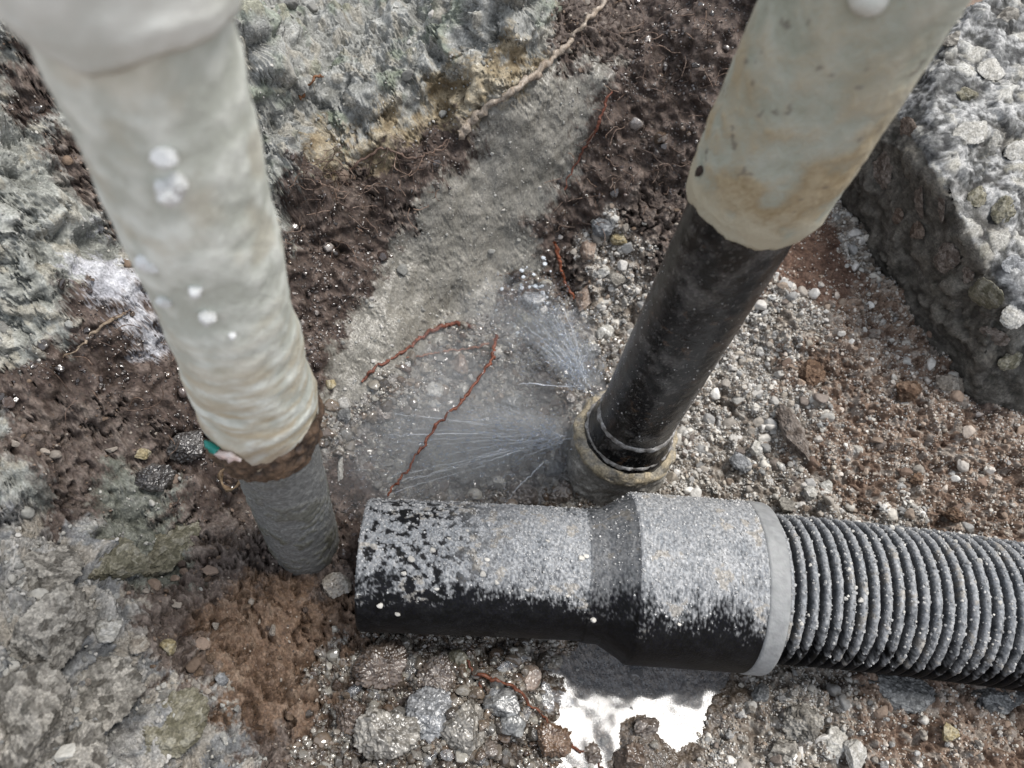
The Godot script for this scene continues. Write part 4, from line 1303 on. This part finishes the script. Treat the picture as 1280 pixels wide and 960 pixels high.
func spray() -> void:
	var rr := RandomNumberGenerator.new()
	rr.seed = 21
	var drops := []
	# [from x, y, height, to x, y, height, spread x, spread y, strands, label]
	for q in [[712, 548, .03, 500, 556, .012, 60, 42, 44, "flat fan of water spraying left from the foot of the black pipe"], [740, 492, .05, 655, 375, .03, 30, 34, 30, "jet of water shooting up left from the collar toward the pale stones"]]:
		var st := SurfaceTool.new()
		st.begin(Mesh.PRIMITIVE_TRIANGLES)
		var a := at(q[0], q[1], q[2])
		for k in q[8]:
			var b := at(q[3] + rr.randfn() * q[6], q[4] + rr.randfn() * q[7], q[5])
			var t0 := rr.randf_range(0.0, 0.45)
			var t1 := rr.randf_range(t0 + 0.1, minf(1.0, t0 + 0.6))
			var jit := Vector3(rr.randfn(), rr.randfn(), rr.randfn()) * 0.002
			strand(st, a.lerp(b, t0) + jit, a.lerp(b, t1) + jit, 0.004, rr.randf_range(.0001, .0005), rr.randf_range(.0001, .0004))
		for k in 3200:
			var b := at(q[3] + rr.randfn() * q[6] * 1.3, q[4] + rr.randfn() * q[7] * 1.3, q[5])
			var p := a.lerp(b, rr.randf_range(0.1, 1.15)) + Vector3(rr.randfn(), absf(rr.randfn()) * 1.5, rr.randfn()) * 0.006
			var s := 0.0002 + 0.0006 * pow(rr.randf(), 4)
			var dir := (b - a).normalized()
			var bs := Basis.looking_at(dir, Vector3.UP).scaled_local(Vector3(s, s, s * rr.randf_range(1.0, 3.0)))
			drops.append([Transform3D(bs, p), Color.WHITE])
		var o := obj("water_jet", st.commit(), M.jet)
		tag(o, q[9], "water jet")
	var host := Node3D.new()
	host.name = "water_droplets"
	add_child(host, true)
	tag(host, "droplets flying around the two water jets", "droplets", "", "stuff")
	copies("droplets", stone(1, 2, Vector3.ONE, 0, 0.0), drops, M.drop, host)
	var sp := SurfaceTool.new()
	sp.begin(Mesh.PRIMITIVE_TRIANGLES)
	var sc := land(668, 388)
	for k in 200:
		var p := land(668 + rr.randfn() * 24, 388 + rr.randfn() * 26)
		var z := .0003 + .0016 * pow(rr.randf(), 3.5)
		sp.append_from(stone(1600 + k, 2, Vector3(z, z * .6, z), 2, 0.3), 0, Transform3D(Basis(Vector3.UP, rr.randf() * 6), p - sc + Vector3(0, .002, .001)))
	var so := obj("splash", sp.commit(), M.foam)
	so.position = sc
	tag(so, "white splash where the upper jet hits the pale stones", "splash")
	# mist: one bank over the pit and one along each jet [from, to, width, height, density, label]
	# [from, to, start width, end width, density, puffs, label]
	for q in [[at(640, 545, .02), at(520, 545, .02), .12, .13, 9.0, 2, "thin mist hanging over the pit floor around the spray"], [at(708, 546, .03), at(480, 570, .014), .014, .09, 12.0, 9, "denser mist along the fan of water at the foot of the black pipe"], [at(740, 490, .05), at(655, 375, .03), .012, .07, 13.0, 7, "mist around the jet shooting up left from the collar"]]:
		var a: Vector3 = q[0]
		var b: Vector3 = q[1]
		var bank := Node3D.new()
		bank.name = numbered("mist")
		add_child(bank, true)
		tag(bank, q[6], "mist", "", "stuff")
		for k in q[5]:
			var u: float = (k + 0.5) / q[5]
			var w := lerpf(q[2], q[3], u)
			var fog := FogVolume.new()
			fog.name = "puff"
			fog.shape = RenderingServer.FOG_VOLUME_SHAPE_ELLIPSOID
			fog.size = Vector3(w * rr.randf_range(.7, 1.2), minf(w, .03) * rr.randf_range(.7, 1.1), maxf(w, a.distance_to(b) / q[5]) * rr.randf_range(1.0, 1.9))
			var fm := FogMaterial.new()
			fm.density = q[4] * rr.randf_range(0.5, 1.3) * lerpf(1.3, 0.6, u)
			fm.albedo = Color(0.96, 0.97, 0.98)
			fm.edge_fade = 0.6
			fog.material = fm
			bank.add_child(fog, true)
			fog.transform = Transform3D(Basis.looking_at(b - a, Vector3.UP) * Basis(Vector3.UP, rr.randfn() * 0.25), a.lerp(b, u) + Vector3(rr.randfn(), 0, rr.randfn()) * w * 0.22)
			fog.set_meta("kind", "stuff")

# ---------------------------------------------------------------- small odd things
func oddments() -> void:
	# a curl of bark beside the pipe
	var pts := PackedVector3Array()
	var rad := PackedFloat32Array()
	var bc := land(292, 596) + Vector3(0, .006, .004)
	for k in 15:
		var a := deg_to_rad(-30 + k * 20)
		pts.append(Vector3(cos(a) * .0072, 0.0015 * sin(a * 2), sin(a) * .0066))
		rad.append(0.0011 + 0.0006 * sin(k * 1.3))
	var bk := obj("bark_curl", tube(pts, rad, 8, 0.4, c3(.13, .08, .05), c3(.42, .31, .19)), M.root)
	bk.position = bc
	bk.rotation = Vector3(0.5, 0, 0.2)
	tag(bk, "curled ring of tan bark on the mud left of the coated pipe", "bark")

func _ready() -> void:
	# camera, sky, sun, exposure
	var cam := Camera3D.new()
	cam.name = "camera"
	add_child(cam)
	cam.transform = Transform3D(view, EYE)
	cam.near = 0.01
	cam.far = 200.0
	var lens := CameraAttributesPhysical.new()
	lens.frustum_focal_length = 24.02
	lens.frustum_focus_distance = 0.47
	lens.exposure_aperture = 8.0
	lens.frustum_near = 0.01
	lens.frustum_far = 200.0
	cam.attributes = lens
	cam.fov = 53.1
	var sky := ProceduralSkyMaterial.new()
	sky.sky_top_color = Color(0.86, 0.89, 0.94)
	sky.sky_horizon_color = Color(0.72, 0.74, 0.77)
	sky.ground_bottom_color = Color(0.2, 0.19, 0.18)
	sky.ground_horizon_color = Color(0.45, 0.45, 0.45)
	var env := Environment.new()
	env.background_mode = Environment.BG_SKY
	env.sky = Sky.new()
	env.sky.sky_material = sky
	env.background_energy_multiplier = 0.43
	env.tonemap_mode = Environment.TONE_MAPPER_LINEAR
	env.tonemap_exposure = 3.05
	env.sdfgi_enabled = true
	env.ssao_enabled = true
	env.ssil_enabled = true
	env.volumetric_fog_enabled = true
	env.volumetric_fog_density = 0.0
	var we := WorldEnvironment.new()
	we.name = "environment"
	we.environment = env
	add_child(we)
	var sun := DirectionalLight3D.new()
	sun.name = "sun"
	add_child(sun)
	sun.look_at_from_position(Vector3.ZERO, -Vector3(0.315, 0.925, -0.235))
	sun.light_energy = 0.5
	sun.light_angular_distance = 22.0
	sun.light_color = Color(1.0, 0.985, 0.965)
	sun.shadow_enabled = true

	nb.seed = 3
	nb.noise_type = FastNoiseLite.TYPE_SIMPLEX_SMOOTH
	nb.frequency = 28.0
	nb.fractal_octaves = 3
	nm.seed = 8
	nm.noise_type = FastNoiseLite.TYPE_SIMPLEX_SMOOTH
	nm.frequency = 110.0
	nm.fractal_octaves = 4
	nm.fractal_gain = 0.55
	soft.seed = 51
	soft.noise_type = FastNoiseLite.TYPE_SIMPLEX_SMOOTH
	soft.frequency = 58.0
	soft.fractal_octaves = 3
	soft.fractal_gain = 0.42
	nf.seed = 15
	nf.noise_type = FastNoiseLite.TYPE_SIMPLEX_SMOOTH
	nf.frequency = 480.0
	nf.fractal_octaves = 2
	cell.seed = 4
	cell.noise_type = FastNoiseLite.TYPE_CELLULAR
	cell.frequency = 260.0
	cell.fractal_type = FastNoiseLite.FRACTAL_NONE
	cell.cellular_return_type = FastNoiseLite.RETURN_CELL_VALUE
	lump.seed = 6
	lump.noise_type = FastNoiseLite.TYPE_CELLULAR
	lump.frequency = 130.0
	lump.fractal_octaves = 2
	lump.cellular_return_type = FastNoiseLite.RETURN_DISTANCE
	for q in [block, split]:
		q.seed = 23
		q.noise_type = FastNoiseLite.TYPE_CELLULAR
		q.frequency = 42.0
		q.fractal_type = FastNoiseLite.FRACTAL_NONE
		q.domain_warp_enabled = true
		q.domain_warp_amplitude = 0.012
		q.domain_warp_frequency = 55.0
		q.domain_warp_fractal_octaves = 3
	block.cellular_return_type = FastNoiseLite.RETURN_CELL_VALUE
	split.cellular_return_type = FastNoiseLite.RETURN_DISTANCE2_SUB
	make_materials()
	name_materials()

	# the pit: one surface, shared out to the ground and the rocks that make it
	var t0 := Time.get_ticks_msec()
	lay_land()
	lay_zones()
	lay_relief()
	shape_land()
	var ground := Node3D.new()
	ground.name = "ground"
	add_child(ground)
	tag(ground, "floor and earth banks of the pit, gravel, clay and dark soil", "ground", "", "structure")
	obj("dry_earth", part_of_land(0, 0), M.dry, ground)
	obj("wet_earth", part_of_land(0, 1), M.wet, ground)
	obj("outer_ground", beyond(), M.dry, ground)
	var rocks := [["rock_ledge", "pale grey rock ledge with green and tan tinge across the top"], ["rock_slab", "smooth grey slanting rock slab in the middle behind the pit"], ["granite_bank", "pale blotched granite bank in the lower left corner"], ["slate_outcrop", "grey green slate outcrop in the left bank"], ["rock_wall", "rough grey green rock wall at the left edge behind the coated pipe"], ["mineral_streak", "pale lilac white mineral streak running down the rock left of the coated pipe"]]
	var kinds := ["rock face", "rock face", "rock face", "rock face", "rock face", "mineral crust"]
	for k in 6:
		var o := obj(rocks[k][0], part_of_land(k + 1, 0), M.slab if k == 1 else M.rock)
		tag(o, rocks[k][1], kinds[k])
	print("land ", Time.get_ticks_msec() - t0)
	for k in 8: grain_shapes.append(facetted(stone(40 + k, 2, Vector3.ONE, 9, 0.1)))
	left_pipe()
	right_pipe()
	print("pipes ", Time.get_ticks_msec() - t0)
	hose()
	print("hose ", Time.get_ticks_msec() - t0, " ", dust_grains.size())
	boulder()
	stones()
	pebbles()
	print("stones ", Time.get_ticks_msec() - t0)
	roots()
	puddle()
	spray()
	oddments()
	scatter("gravel", "loose pale gravel on the dry slope at the right", [1], PALE, 60000, 31, M.grain)
	scatter("soil_crumbs", "loose crumbs and grit on the brown soil", [2, 11], PALE + SOIL + SOIL, 34000, 32, M.grain)
	scatter("wet_gravel", "wet gravel under the hose and on the pit floor", [0, 10, 12], DULL, 20000, 33, M.wet_grain)
	scatter("humus_crumbs", "dark damp crumbs and grit on the humus banks", [4], DARK, 9000, 34, M.wet_grain)
	scatter("rock_grit", "light grit lying on the rock faces", [5, 6, 7, 8, 9, 14], ROCKY, 9000, 35, M.grain)
	scatter("clay_crumbs", "small crumbs of clay and earth at the lower left", [3, 13], CLAY, 5000, 36, M.grain)
	print("all ", Time.get_ticks_msec() - t0)
